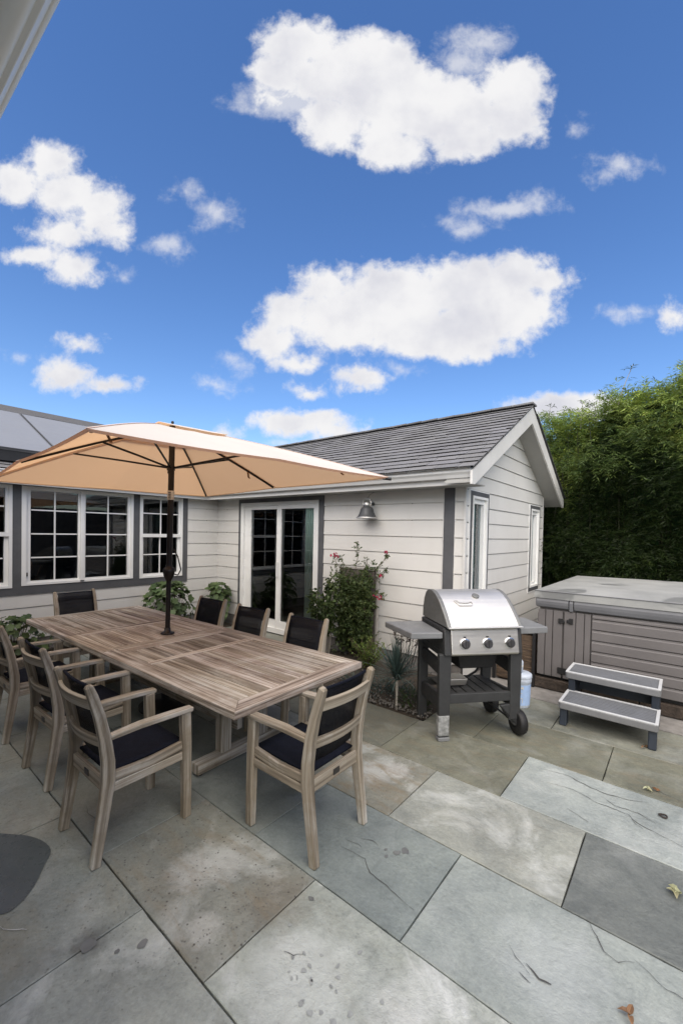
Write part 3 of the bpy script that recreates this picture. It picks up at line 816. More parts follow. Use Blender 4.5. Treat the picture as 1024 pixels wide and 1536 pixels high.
# the house this side of the patio: its eave reaches over the corner of the view
nh = empty('house', (-.9, .216, 2.45), R2(1.85)); tag(nh, 'near house whose white gutter and soffit overhang the top left corner', 'house')
b = MB(); b.prism([(-.07, .16), (-.07, .0), (-.012, .0), (.0, .03), (.014, .055), (.014, .075), (.026, .08), (.026, .10), (.014, .10)], (-5.6, 0, 0), (0, 1, 0), (0, 0, 1), (1, 0, 0), 6.6); b.tube([(-5.6, -.040, .006), (1.0, -.040, .006)], .020, 14); b.tube([(-5.6, .002, .052), (1.0, .002, .052)], .014, 10); b.build('gutter', M['white'], nh, bevel=.002)
b = MB(); b.tube([(-5.6, -.088, -.034), (1.0, -.088, -.034)], .007, 8); b.build('drip_edge', M['white'], nh)
b = MB(); b.box((-2.3, -.084, .05), (6.6, .022, .2)); b.build('fascia', M['white'], nh, bevel=.002)
b = MB(); b.box((-2.3, -.40, -.02), (6.6, .6, .015)); b.build('soffit', M['fascia'], nh)
b = MB(); siding(b, (0, -.66, -2.45), (1, 0, 0), (0, 1, 0), -5.7, .8, ZS[:-1] + [2.44]); siding(b, (.8, 0, -2.45), (0, 1, 0), (1, 0, 0), -5, -.66, ZS[:-1] + [2.44]); b.build('wall', M['siding'], nh)
b = MB(); b.poly([(-5.6, -.03, .12), (1., -.03, .12), (1., -3, 1.3), (-5.6, -3, 1.3)]); b.build('roof', M['shingle'], nh)

# ------------------------------------------------------------------ chairs
def make_chair():
    t = empty('armchair')
    tag(t, 'teak armchair', 'chair', 'teak armchairs round the table')
    X = .205
    for sx in (-1, 1):
        b = MB()          # back leg: one curved post from the floor to the rounded top
        pts = [(-.262, 0), (-.245, .12), (-.222, .27), (-.205, .40), (-.206, .50), (-.222, .62), (-.248, .74), (-.278, .84), (-.296, .893), (-.299, .905)]
        w = [.040, .041, .042, .043, .043, .042, .040, .038, .034, .018]; h = [.044, .048, .054, .060, .058, .053, .048, .044, .036, .018]
        b.sweep([(sx * X, y, z) for y, z in pts], (1, 0, 0), w, h)
        b.build('back_leg', M['teak'], t, bevel=.007, seg=3)
        b = MB(); b.sweep([(sx * X, .222, 0), (sx * X, .220, .2), (sx * X, .214, .45), (sx * X, .208, .612)], (1, 0, 0), [.038, .041, .043, .043], [.048, .052, .056, .058])
        b.build('front_leg', M['teak'], t, bevel=.006, seg=3)
        b = MB(); b.sweep([(sx * (X + .002), -.200, .618), (sx * (X + .006), -.05, .630), (sx * (X + .008), .12, .628), (sx * (X + .004), .248, .622)], (1, 0, 0), [.042, .054, .056, .050], .026)
        b.build('armrest', M['teak'], t, bevel=.006, seg=3)
        b = MB(); b.sweep([(sx * (X - .003), -.19, .415), (sx * (X - .003), 0, .408), (sx * (X - .003), .20, .428)], (1, 0, 0), .030, .044)
        b.build('seat_rail', M['teak'], t, bevel=.005)
        b = MB(); b.sweep([(sx * (X - .001), -.195, .362), (sx * (X - .001), .20, .368)], (1, 0, 0), .026, .046)
        b.build('side_rail', M['teak'], t, bevel=.004)
    b = MB(); b.box((0, -.212, .378), (.37, .024, .070)); ap = b.build('rear_apron', M['teak'], t, bevel=.005)
    b = MB(); b.box((.0, -.2255, .380), (.052, .004, .032)); b.build('plate', M['plate'], ap, bevel=.003)
    b = MB(); b.box((0, .212, .395), (.37, .024, .055)); b.build('front_apron', M['teak'], t, bevel=.004)
    b = MB(); n = 7; vs = []; F = []
    for j in range(n):
        y = -.192 + .40 * j / (n - 1)
        for i in range(n):
            x = -.182 + .364 * i / (n - 1)
            vs.append((x, y, .436 - .020 * (1 - (x / .182) ** 2) * math.sin(math.pi * j / (n - 1)) + .012 * (j / (n - 1))))
    for j in range(n - 1):
        for i in range(n - 1):
            a = j * n + i; F.append((a, a + 1, a + n + 1, a + n))
    b.idx(vs, F, None, None, True); s = b.build('seat', M['seatblack'], t); md = s.modifiers.new('thick', 'SOLIDIFY'); md.thickness = .012
    for z, y, h in ((.805, -.282, .058), (.600, -.232, .054)):
        b = MB(); b.sweep([(-.19 + .38 * i / 8, y - .030 * math.sin(math.pi * i / 8), z + .004 * math.sin(math.pi * i / 8)) for i in range(9)], (0, -.22, .975), h, .020)
        b.build('back_slat', M['teak'], t, bevel=.004)
    b = MB(); vs = []; F = []; zs = [.470, .55, .64, .72, .80, .878]; ys = [-.178, -.190, -.206, -.222, -.244, -.268]
    for z, y in zip(zs, ys):
        for i in range(7):
            x = -.184 + .368 * i / 6; vs.append((x, y - .016 * math.sin(math.pi * i / 6), z))
    for j in range(5):
        for i in range(6):
            a = j * 7 + i; F.append((a, a + 1, a + 8, a + 7))
    b.idx(vs, F, None, None, True); s = b.build('back_sling', M['sling'], t); md = s.modifiers.new('thick', 'SOLIDIFY'); md.thickness = .006
    b = MB(); b.tube([(-.184 + .368 * i / 6, -.270 - .016 * math.sin(math.pi * i / 6), .879) for i in range(7)], .008, 8); b.build('sling_hem', M['seatblack'], t)
    return t
chair = make_chair()
CH = [(-1.625, 1.700, 91, "teak armchair alone at the table's near right end, seen whole from behind"),
      (-2.375, 1.062, 1, "nearest teak armchair on the table's long near side, its back towards the view"),
      (-3.245, 1.105, 2, "teak armchair second from the near corner on the table's near side, half hidden"),
      (-4.140, 1.090, 0, 'teak armchair at the left edge of view, third along the near side of the table'),
      (-2.555, 2.405, 184, "black backed teak armchair on the table's far side closest to the leafy shrub"),
      (-3.285, 2.375, 184, "middle one of three black backed teak armchairs along the table's far side"),
      (-4.010, 2.400, 185, "black backed teak armchair on the table's far side next to the broad leaved bush"),
      (-5.300, 1.840, -88, 'teak armchair at the far left end of the table below the windows')]
for i, (x, y, a, lab) in enumerate(CH):
    c = chair if i == 0 else copy_tree(chair)
    c.location = (x, y, 0); c.rotation_euler = (0, 0, R2(a)); c['label'] = lab

# ------------------------------------------------------------------ table
TZ = .682
tb = empty('dining_table', (-3.57, 1.905, 0), R2(1.2)); tag(tb, 'long weathered teak extending dining table with slatted top and trestle base', 'table')
L2, W2 = 1.735, .585; th = .034; bw = .115
b = MB()
def tint(lo=.8, hi=1.15):
    k = ru(lo, hi); return (k, k * ru(.97, 1.0), k * ru(.93, 1.0), 1)
def tbox(x0, x1, y0, y1, dz=0, lo=.85, hi=1.12): b.box(((x0 + x1) / 2, (y0 + y1) / 2, TZ - th / 2 + dz), (x1 - x0, y1 - y0, th), None, tint(lo, hi))
def mitre(P, long_axis, dz=0):
    c = tint(.95, 1.1); top = [V((x, y, TZ + dz)) for x, y in P]; bot = [V((x, y, TZ - .046)) for x, y in P]; m = len(P)
    ou, ov = ru(0, 9), ru(0, 9); k = long_axis
    U = lambda q: (q[k] + ou, q[1 - k] + ov + q.z)
    vs = top + bot; F = [tuple(range(m)), tuple(range(m, 2 * m))[::-1]] + [(m + i, m + (i + 1) % m, (i + 1) % m, i) for i in range(m)]
    b.idx(vs, F, [[U(vs[j]) for j in f] for f in F], c)
def slats(x0, x1, y0, y1, n, lo, hi, gap=.005):
    w = (y1 - y0) / n
    for i in range(n): tbox(x0, x1, y0 + i * w + gap / 2, y0 + (i + 1) * w - gap / 2, -.001 + ru(-.0012, .0008), lo, hi)
g_ = .0012
for sy in (-1, 1):     # long rails, split at the leaf joints
    for x0, x1 in ((-L2, -.655), (-.650, .075), (.080, L2)):
        o0 = x0 + (bw if x0 == -L2 else 0); o1 = x1 - (bw if x1 == L2 else 0)
        P = [(x0, sy * W2), (x1, sy * W2), (o1 - g_, sy * (W2 - bw)), (o0 + g_, sy * (W2 - bw))]
        mitre(P if sy < 0 else P[::-1], 0)
for sx in (-1, 1):
    P = [(sx * L2, -W2), (sx * L2, W2), (sx * (L2 - bw), W2 - bw - g_), (sx * (L2 - bw), -W2 + bw + g_)]
    mitre(P if sx > 0 else P[::-1], 1)
YI = W2 - bw - .004
slats(.632, L2 - bw - .004, -YI, YI - .045, 11, .72, 1.06)                # right half, dark gap left along the far rail
tbox(.632, L2 - bw - .004, YI - .030, YI, -.001, .9, 1.0)
for x0, x1, l_, h_ in ((.565, .628, 1.15, 1.35), (.152, .208, 1.05, 1.25), (.083, .148, .95, 1.1), (.008, .072, .95, 1.1), (-.652, -.592, .95, 1.15), (-.72, -.660, .95, 1.1)):
    tbox(x0, x1, -YI, YI, .0005, l_, h_)
slats(.212, .561, -YI, YI, 12, .68, 1.0)
slats(-.588, .004, -YI, YI, 10, 1.02, 1.25)
slats(-L2 + bw + .004, -.724, -YI, YI, 12, .8, 1.08)
b.build('tabletop', M['teaktop'], tb, bevel=.0035)
b = MB()
for y in (-.44, .44): b.box((0, y, TZ - .075), (2.9, .028, .075))
for x in (-1.45, 1.45, -.66, .08): b.box((x, 0, TZ - .075), (.028, .85, .074))
b.build('apron', M['teak'], tb, bevel=.003)
for x in (-1.08, 1.08):
    b = MB(); b.box((x, 0, .055), (.085, .80, .075)); b.build('foot', M['teak'], tb, bevel=.010)
    for y in (-.17, .17):
        b = MB(); b.box((x, y, .335), (.075, .085, .48)); b.build('leg', M['teak'], tb, bevel=.006)
    b = MB(); b.box((x, 0, .592), (.08, .78, .06)); b.build('bearer', M['teak'], tb, bevel=.005)
    for y in (-.36, .36):
        b = MB(); b.lathe([(.02, 0), (.02, .018)], (x, y, 0)); b.build('glide', M['black'], tb)
b = MB(); b.box((0, 0, .22), (2.09, .045, .10)); b.build('stretcher', M['teak'], tb, bevel=.006)

# ------------------------------------------------------------------ parasol
um = empty('parasol', (-3.697, 1.971, 0)); tag(um, 'rectangular beige parasol on a dark pole through the middle of the table', 'parasol')
U0 = V((-3.697, 1.971, 0)); AP = V((-3.655, 1.982, 2.60))
corner = [V((-1.857, 2.854, 2.108)), V((-4.94, 3.17, 2.108)), V((-5.40, .955, 2.108)), V((-2.131, .741, 2.108))]
tips = []
for i in range(4):
    tips.append(corner[i]); m_ = (corner[i] + corner[(i + 1) % 4]) / 2; tips.append(V((m_.x, m_.y, 2.125 if i % 2 == 0 else 2.112)))
def ribpt(i, t):
    p = AP.lerp(tips[i % 8], t); return p + V((0, 0, .026 * math.sin(math.pi * min(1, t * 1.0)) * (1 if i % 2 == 0 else .6)))
def canopy(b, t0, t1, lift=0, nt=12, ns=10, sagk=.052):
    for i in range(8):
        vs = []; F = []
        for j in range(nt + 1):
            t = t0 + (t1 - t0) * j / nt
            for k in range(ns + 1):
                s = k / ns; p = ribpt(i, t).lerp(ribpt(i + 1, t), s)
                sag = sagk * t * (1 - .8 * t) * math.sin(math.pi * s)
                inw = .012 * t * t * math.sin(math.pi * s)
                p = p + V((0, 0, lift - sag * .55)) + (V((AP.x, AP.y, p.z)) - p) * inw * .8
                vs.append(p - U0)
        for j in range(nt):
            for k in range(ns):
                a = j * (ns + 1) + k; F.append((a, a + ns + 1, a + ns + 2, a + 1))
        b.idx(vs, F, None, None, True)
b = MB(); canopy(b, .24, 1.0); can = b.build('canopy', M['canopy'], um)
b = MB(); canopy(b, .0, .28, .020, 4, 8, .03); b.build('vent_cap', M['canopy'], um)
for i in (0, 1, 2, 4, 5, 6):
    b = MB(); b.sweep([ribpt(i, .26 + .74 * k / 14) + V((0, 0, .0016)) - U0 for k in range(15)], (tips[i] - AP).cross(Z3), .016, .0022); b.build('seam', M['canopy'], can)
# hem strip hanging under the edge
b = MB()
for i in range(8):
    for k in range(10):
        E_ = []
        for s in (k / 10, (k + 1) / 10):
            p = ribpt(i, 1).lerp(ribpt(i + 1, 1), s); w = math.sin(math.pi * s)
            p = p + V((0, 0, -.0057 * w)) + (V((AP.x, AP.y, p.z)) - p) * .0096 * w
            E_.append(p - U0)
        inn = lambda p: (V((AP.x, AP.y, 0)) - U0 - V((p.x, p.y, 0))) * .012
        b.poly([E_[0], E_[1], E_[1] + V((0, 0, -.012)) + inn(E_[1]), E_[0] + V((0, 0, -.012)) + inn(E_[0])])
b.build('hem', M['canopy'], can)
hub = AP + V((-.002, 0, -.10)); run = V((-3.668, 1.979, 2.215))
for i in (0, 1, 2, 4, 5, 6):
    b = MB(); off = V((0, 0, -.016))
    P = [hub - U0] + [ribpt(i, t) + off - U0 for t in (.25, .4, .55, .7, .85, .975)]
    b.tube(P, .0105, 6); rb = b.build('rib', M['canopy'] if i in (0, 4) else M['pole'], um)
    b = MB(); b.tube([run - U0, run.lerp(ribpt(i, .50) + off, .5) - U0 + V((0, 0, .0)), ribpt(i, .50) + off * 1.4 - U0], .0095, 6); b.build('strut', M['pole'], rb)
    if i == 0:
        d = (tips[i] - AP).normalized(); b = MB(); b.tube([tips[i] - U0 - d * .05 + off, tips[i] - U0 + d * .02 + off * .6], .013, 8); b.build('tip_cap', M['black'], rb)
b = MB(); ax = (AP - V((U0.x, U0.y, 0)))
at_ = lambda z: V((0, 0, 0)) + V((ax.x, ax.y, 0)) * (z / AP.z) + V((0, 0, z))
b.tube([at_(.07), at_(.9), at_(1.22)], .0215, 16); b.tube([at_(1.20), at_(2.0), at_(2.6)], .0265, 16)
pole = b.build('pole', M['pole'], um)
b = MB(); b.lathe([(.020, 0), (.032, .02), (.046, .055), (.052, .09), (.050, .12), (.030, .135), (.03, .15)], at_(1.17)); ck = b.build('crank_housing', M['pole'], um)
b = MB(); b.tube([at_(1.24) + V((.02, .03, 0)), at_(1.235) + V((.060, .055, -.005)), at_(1.27) + V((.085, .07, .01)), at_(1.32) + V((.075, .06, .015)), at_(1.39) + V((.06, .05, .01)), at_(1.47) + V((.03, .025, 0))], .006, 8); b.build('crank_handle', M['black'], ck)
b = MB(); b.lathe([(.0275, -.042), (.031, -.040), (.031, .040), (.0275, .042)], at_(1.965), None, 18); cl_ = b.build('clip', M['label'], um, bevel=.004)
b = MB()
for k in range(4): b.box(at_(1.94 + .017 * k) + V((.0205, -.0235, 0)), (.022, .004, .008), Matrix.Rotation(R2(40), 3, 'Z'))
b.build('clip_slot', M['black'], cl_)
b = MB(); b.lathe([(.03, -.05), (.03, .05)], run - U0, None, 16); b.lathe([(.036, -.02), (.036, .02)], run - U0, None, 16); b.build('runner', M['pole'], um)
b = MB(); b.lathe([(.034, -.03), (.034, .03)], hub - U0); b.lathe([(.010, .0), (.014, .010), (.010, .022), (.002, .026)], AP - U0 + V((0, 0, .022)), None, 12); b.build('hub', M['pole'], um)
b = MB(); b.lathe([(.060, 0), (.062, .006), (.052, .012), (.030, .016), (.027, .05), (.024, .052)], V((0, 0, TZ + .003)) + V((ax.x, ax.y, 0)) * .26); b.build('collar', M['pole'], um)
b = MB(); b.lathe([(.23, .0), (.23, .03), (.20, .05), (.04, .07), (.04, .2)], (0, 0, .004), None, 32); b.build('base', M['black'], um)
# tie straps hanging inside the canopy
for i, t, dx in ((6, .86, .0), (0, .80, .01), (1, .70, 0)):
    b = MB(); p = ribpt(i, t) - U0 + V((0, 0, -.02))
    b.sweep([p, p + V((.02, -.01, -.03)), p + V((-.005, .015, -.055)), p + V((.02, .01, -.07))], (1, .3, 0), .020, .002)
    b.build('tie_strap', M['dry'], um)

# ------------------------------------------------------------------ gas grill
gr = empty('gas_grill', (-1.455, 3.105, 0), math.atan2(.76, .65)); tag(gr, 'stainless three knob gas grill on a dark two wheel cart with grey side shelves', 'grill')
GX, GY = .62, .46
def gl(name, mat, f, parent=gr, **kw):
    b = MB(); f(b); return b.build(name, mat, parent, **kw)
def leg(b, x, y, z0, w0, w1, d=.05): b.sweep([(x, y, z0), (x, y, .35), (x, y, .70)], (1, 0, 0), [w0, (w0 + w1) / 2, w1], d)
lg = gl('leg', M['cart'], lambda b: leg(b, 0, 0, .03, .088, .105), bevel=.008)
gl('foot', M['shelf'], lambda b: b.box((0, 0, .016), (.098, .06, .032)), lg, bevel=.006)
gl('worn_sleeve', M['pale'], lambda b: b.box((-.002, -.001, .125), (.0925, .0535, .165)), lg, bevel=.006)
gl('leg', M['cart'], lambda b: leg(b, 0, GY, .0, .085, .09), bevel=.008)
gl('leg', M['cart'], lambda b: leg(b, GX, 0, .14, .09, .105), bevel=.008)
gl('leg', M['cart'], lambda b: leg(b, GX, GY, .14, .085, .09), bevel=.008)
for x in (0, GX):
    def side(b, x=x):
        b.prism([(.02, .685), (.44, .685), (.44, .72), (.02, .72)], (x - .02, 0, 0), (0, 1, 0), (0, 0, 1), (1, 0, 0), .04)
        b.prism([(.02, .50), (.44, .53), (.44, .635), (.02, .620)], (x - .018, 0, 0), (0, 1, 0), (0, 0, 1), (1, 0, 0), .036)
        b.prism([(.02, .235), (.44, .205), (.44, .325), (.02, .365)], (x - .018, 0, 0), (0, 1, 0), (0, 0, 1), (1, 0, 0), .036)
    gl('side_panel', M['cart'], side, bevel=.006)
gl('front_rail', M['cart'], lambda b: b.box((GX / 2, 0, .335), (GX - .07, .036, .078)), bevel=.006)
gl('back_rail', M['cart'], lambda b: (b.box((GX / 2, GY, .315), (GX - .07, .03, .07))), bevel=.006)
gl('cross_bar', M['shelf'], lambda b: b.box((GX / 2, GY - .01, .51), (GX - .05, .025, .045)), bevel=.006)
def shelf(b):
    for k in range(6): b.box((.055 + (GX - .11) * (k + .5) / 6, GY / 2, .352), ((GX - .11) / 6 - .012, GY - .05, .014))
gl('bottom_shelf', M['cart'], shelf, bevel=.003)
gl('drip_tray', M['black'], lambda b: b.box((.33, .22, .615), (.30, .26, .15), taper=1.25), bevel=.01)
gl('drip_pan', M['steel_worn'], lambda b: b.box((.20, .24, .40), (.16, .14, .06), taper=1.15), bevel=.008)
gl('hose', M['black'], lambda b: b.tube([(.45, .3, .66), (.5, .33, .5), (.46, .35, .42), (.36, .3, .40), (.3, .3, .38)], .009, 8))
gl('firebox', M['cart'], lambda b: b.prism([(.0, .70), (.05, .66), (.43, .66), (.49, .72), (.49, .905), (.0, .905)], (-.012, 0, 0), (0, 1, 0), (0, 0, 1), (1, 0, 0), .665), bevel=.010)
def endcap(b, x):
    b.prism([(-.02, .895), (.06, .895), (.06, .69), (-.05, .69)], (x, 0, 0), (0, 1, 0), (0, 0, 1), (1, 0, 0), .06)
gl('control_end', M['cart'], lambda b: endcap(b, -.018), bevel=.012)
gl('control_end', M['cart'], lambda b: endcap(b, .600), bevel=.012)
cp = gl('control_panel', M['steel_worn'], lambda b: b.prism([(-.028, .890), (-.018, .905), (.03, .905), (.03, .69), (-.048, .69), (-.060, .705)], (.036, 0, 0), (0, 1, 0), (0, 0, 1), (1, 0, 0), .585), bevel=.006, seg=3)
kn = Matrix.Rotation(R2(90 - 8), 3, 'X')
for x in (.15, .345, .54):
    k = gl('knob', M['knob'], lambda b: (b.lathe([(.033, -.002), (.036, .010), (.034, .026), (.028, .032)], (x, -.046, .783), kn, 24), b.box((x, -.078, .786), (.010, .014, .058), kn @ Matrix.Rotation(R2(90), 3, 'X'))), cp, smooth_angle=None)
    gl('knob_bezel', M['chrome'], lambda b: b.lathe([(.046, -.002), (.046, .006), (.040, .010), (.030, .010)], (x, -.043, .785), kn, 28), cp)
    gl('flame_mark', M['knob'], lambda b: b.box((x, -.040, .838), (.022, .003, .010), kn @ Matrix.Rotation(R2(90), 3, 'X')), cp)
LP = [(-.050, .915), (-.047, .926), (-.022, .958), (.025, 1.010), (.080, 1.062), (.140, 1.112), (.200, 1.146), (.255, 1.166), (.31, 1.174), (.365, 1.168), (.415, 1.140), (.452, 1.08), (.475, .99), (.478, .915)]
def hood(b, prof, x0, x1, inset=0):
    vs = [(x0, y, z) for y, z in prof] + [(x1, y, z) for y, z in prof]; n = len(prof)
    b.idx(vs, [(i, n + i, n + i + 1, i + 1) for i in range(n - 1)], None, None, True)
lid = gl('lid', M['steel'], lambda b: hood(b, LP, .030, .612))
gl('lid_lip', M['steel'], lambda b: (b.sweep([(.0, -.050, .916), (.645, -.050, .916)], (0, 1, 0), .045, .014), ), lid, bevel=.006, seg=3)
def cap(b, x):
    c = V((.21, 1.03)); P = [(V(p) - c) * 1.018 + c for p in LP]; P = [(p[0], max(.912, p[1])) for p in P]
    b.prism([(p[0], p[1]) for p in P], (x, 0, 0), (0, 1, 0), (0, 0, 1), (1, 0, 0), .036)
gl('lid_end', M['castalu'], lambda b: cap(b, -.004), lid, bevel=.014, seg=3)
gl('lid_end', M['castalu'], lambda b: cap(b, .610), lid, bevel=.014, seg=3)
def onlid(t, x, lift=.004):
    """point and rotation on the hood between profile points"""
    i = int(t); f = t - i; p, q = V(LP[i]), V(LP[i + 1]); c = p.lerp(q, f); d = (q - p).normalized(); n = V((-d.y, d.x))
    rot = Matrix(((1, 0, 0), (0, d.x, n.x), (0, d.y, n.y))); c = c + n * lift
    return V((x, c.x, c.y)), rot
P_, r_ = onlid(5.55, .345)
th_ = gl('thermometer', M['castalu'], lambda b: b.lathe([(.030, -.006), (.030, .008), (.024, .012), (.022, .009)], P_, r_, 24), lid)
gl('dial', M['label'], lambda b: b.lathe([(.022, .0085), (.0, .0085)], P_, r_, 20), th_)
P2, r2 = onlid(4.4, .205)
def badge(b):
    O = [(-.078, .030), (-.046, -.026), (.060, -.026), (.078, -.004), (.070, .016), (.030, .004), (-.036, .006), (-.052, .030)]
    for (x0, y0), (x1, y1) in zip(O, O[1:] + O[:1]):
        a_, b_ = V((x0, y0, .003)), V((x1, y1, .003)); b.sweep([P2 + r2 @ a_, P2 + r2 @ b_], r2 @ V((0, 0, 1)), .006, .0065)
gl('badge', M['steel_worn'], badge, lid)
def shelfp(b, P, z=.872, h=.055):
    b.prism([(x, y) for x, y in P], (0, 0, z - h), (1, 0, 0), (0, 1, 0), (0, 0, 1), h)
gl('side_shelf', M['shelf'], lambda b: shelfp(b, [(-.022, -.01), (-.285, -.005), (-.372, .44), (-.022, .45)], .872, .050), bevel=.008)
gl('side_shelf', M['shelf'], lambda b: shelfp(b, [(.655, .0), (.655, .42), (.965, .40), (.925, .01)], .895, .055), bevel=.008)
rw = Matrix.Rotation(R2(90), 3, 'Y')
for y, lb in ((.012, 0), (GY - .01, 1)):
    w = gl('wheel', M['black'], lambda b: b.lathe([(.030, -.030), (.080, -.034), (.098, -.030), (.103, -.012), (.103, .012), (.098, .030), (.080, .034), (.074, .018), (.03, .018)], (GX + .052, y, .104), rw, 36), bevel=0)
    gl('hubcap', M['knob'], lambda b: (b.lathe([(.026, .016), (.024, .032), (.0, .036)], (GX + .052, y, .104), rw, 20), [b.box((GX + .072, y + .049 * math.cos(k * 1.2566), .104 + .049 * math.sin(k * 1.2566)), (.008, .052, .016), Matrix.Rotation(k * 1.2566, 3, 'X')) for k in range(5)]), w)
gl('axle', M['knob'], lambda b: b.tube([(GX + .02, .0, .104), (GX + .02, GY, .104)], .010, 8))
for y in (0, GY):
    gl('axle_bracket', M['cart'], lambda b: b.prism([(GX - .045, .145), (GX + .045, .145), (GX + .032, .085), (GX + .0, .085), (GX - .13, .26), (GX - .045, .27)], (0, y - .02, 0), (1, 0, 0), (0, 0, 1), (0, 1, 0), .04), bevel=.006)

# ------------------------------------------------------------------ hot tub
TY0, TY1, TX0, TX1 = 4.905, 7.22, -1.215, 1.12
tub = empty('hot_tub', ((TX0 + TX1) / 2, (TY0 + TY1) / 2, .147)); tag(tub, 'taupe panelled hot tub with a grey vinyl cover on a low stone plinth', 'hot tub')
T0 = V(tub.location)
def tl(name, mat, f, parent=tub, **kw):
    b = MB(); f(b); b.v = [tuple(V(p) - T0) for p in b.v]; return b.build(name, mat, parent, **kw)
def cab(b):
    b.box(((TX0 + TX1) / 2, (TY0 + TY1) / 2 + .012, .56), (TX1 - TX0 - .03, TY1 - TY0 - .03, .80))
tl('cabinet', M['tubpanel'], cab)
def planks(b):
    xs = [TX0 + .004, -1.135, -1.062, -.965]
    for x0, x1 in zip(xs, xs[1:]): b.box(((x0 + x1) / 2, TY0 + .004, .51), (x1 - x0 - .007, .018, .712))
tl('corner_panel', M['tubpanel'], planks, bevel=.004)
def planks2(b):
    xs = [-.955, -.845, -.765, -.706]
    for x0, x1 in zip(xs, xs[1:]): b.box(((x0 + x1) / 2, TY0 + .004, .51), (x1 - x0 - .006, .018, .712))
tl('corner_panel', M['tubpanel'], planks2, bevel=.004)
def slatp(b):
    zs = [.165, .275, .385, .495, .605, .715, .825, .873]
    for k, (z0, z1) in enumerate(zip(zs, zs[1:])):
        # bevelled board: a proud face with a chamfered top edge
        P = [(0, z0 + .003), (-.018, z0 + .005), (-.018, z1 - .024), (-.012, z1 - .018), (-.012, z1 - .004), (0, z1 - .003)]
        b.prism(P, (-.696, TY0 + .008, 0), (0, 1, 0), (0, 0, 1), (1, 0, 0), TX1 + .696 - .004)
tl('slat_panel', M['tubpanel'], slatp, bevel=.003)
tl('slat_panel', M['tubpanel'], lambda b: [b.box((TX0 + .004, (TY0 + TY1) / 2, .22 + .11 * k), (.016, TY1 - TY0 - .05, .10)) for k in range(6)], bevel=.004)
def rimf(b):
    b.box(((TX0 + TX1) / 2, (TY0 + TY1) / 2, .945), (TX1 - TX0 + .02, TY1 - TY0 + .02, .06))
tl('rim', M['tubtrim'], rimf, bevel=.015, seg=3)
def skirt(b):
    for x0, x1, z0 in ((TX0 - .012, -.912, .892), (-.905, -.868, .868), (-.861, TX1 + .01, .886)):
        P = [(-.030, 1.000), (-.040, .96), (-.036, .93), (-.026, z0 + .01), (-.016, z0), (-.005, z0), (-.005, 1.000)]
        b.prism(P, (x0, TY0, 0), (0, 1, 0), (0, 0, 1), (1, 0, 0), x1 - x0)
    b.box((TX0 - .012, (TY0 + TY1) / 2, .95), (.025, TY1 - TY0, .10))
tl('cover_skirt', M['tubtrim'], skirt, bevel=.006)
def cov(b):
    n = 16; x0, x1, y0, y1 = TX0 - .03, TX1 + .03, TY0 - .045, TY1 + .03; vs = []; F = []
    for j in range(n + 1):
        for i in range(n + 1):
            u, v = i / n, j / n
            e = min(u, 1 - u, v, 1 - v)
            vs.append((x0 + (x1 - x0) * u, y0 + (y1 - y0) * v, 1.075 + .028 * (1 - abs(2 * u - 1) ** 2.2) * min(1, e * 9) + ru(-.0012, .0012) - (.006 if e == 0 else 0)))
    for j in range(n):
        for i in range(n):
            a = j * (n + 1) + i; F.append((a, a + 1, a + n + 2, a + n + 1))
    b.idx(vs, F, None, None, True)
    ring = [i for i in range(n + 1)] + [(n + 1) * j + n for j in range(1, n + 1)] + [(n + 1) * n + i for i in range(n - 1, -1, -1)] + [(n + 1) * j for j in range(n - 1, 0, -1)]
    m = len(ring); top = [V(vs[i]) for i in ring]; bot = [V((p.x, p.y, .992)) for p in top]
    b.idx(top + bot, [(m + i, m + (i + 1) % m, (i + 1) % m, i) for i in range(m)])
cv = tl('cover', M['cover'], cov)
tl('cover_seam', M['tubtrim'], lambda b: b.tube([(TX0 - .03, TY0 - .047, 1.069), (TX1 + .03, TY0 - .047, 1.069)], .005, 6), cv)
tl('latch', M['black'], lambda b: (b.prism([(-1.005, .738), (-.966, .738), (-.966, .744), (-.946, .744), (-.946, .774), (-.966, .774), (-.966, .788), (-1.005, .788)], (0, TY0 - .026, 0), (1, 0, 0), (0, 0, 1), (0, 1, 0), .022),), bevel=.004)
tl('latch', M['black'], lambda b: (b.prism([(-.926, .752), (-.904, .752), (-.904, .744), (-.868, .744), (-.868, .801), (-.904, .801), (-.904, .784), (-.926, .784)], (0, TY0 - .026, 0), (1, 0, 0), (0, 0, 1), (0, 1, 0), .022),), bevel=.004)
tl('vent', M['black'], lambda b: b.box((-.955, TY0 - .007, .232), (.10, .01, .066)), bevel=.002)
tl('base', M['black'], lambda b: b.box(((TX0 + TX1) / 2, (TY0 + TY1) / 2 + .03, .15), (TX1 - TX0 - .05, TY1 - TY0 - .03, .05)))
pl = MB()
x = TX0 - .03
while x < TX1:
    w = ru(.25, .5); pl.box((x + w / 2, TY0 + .12 + ru(-.006, .006), .06), (w - .008, .24, .122 + ru(-.008, .004)), Matrix.Rotation(ru(-.015, .015), 3, 'Z')); x += w
pl.box(((TX0 + TX1) / 2, 6.1, .055), (TX1 - TX0, 2.2, .12))
o = pl.build('plinth', M['plinth'], bevel=.012); tag(o, 'low brown stone plinth under the hot tub', 'plinth')

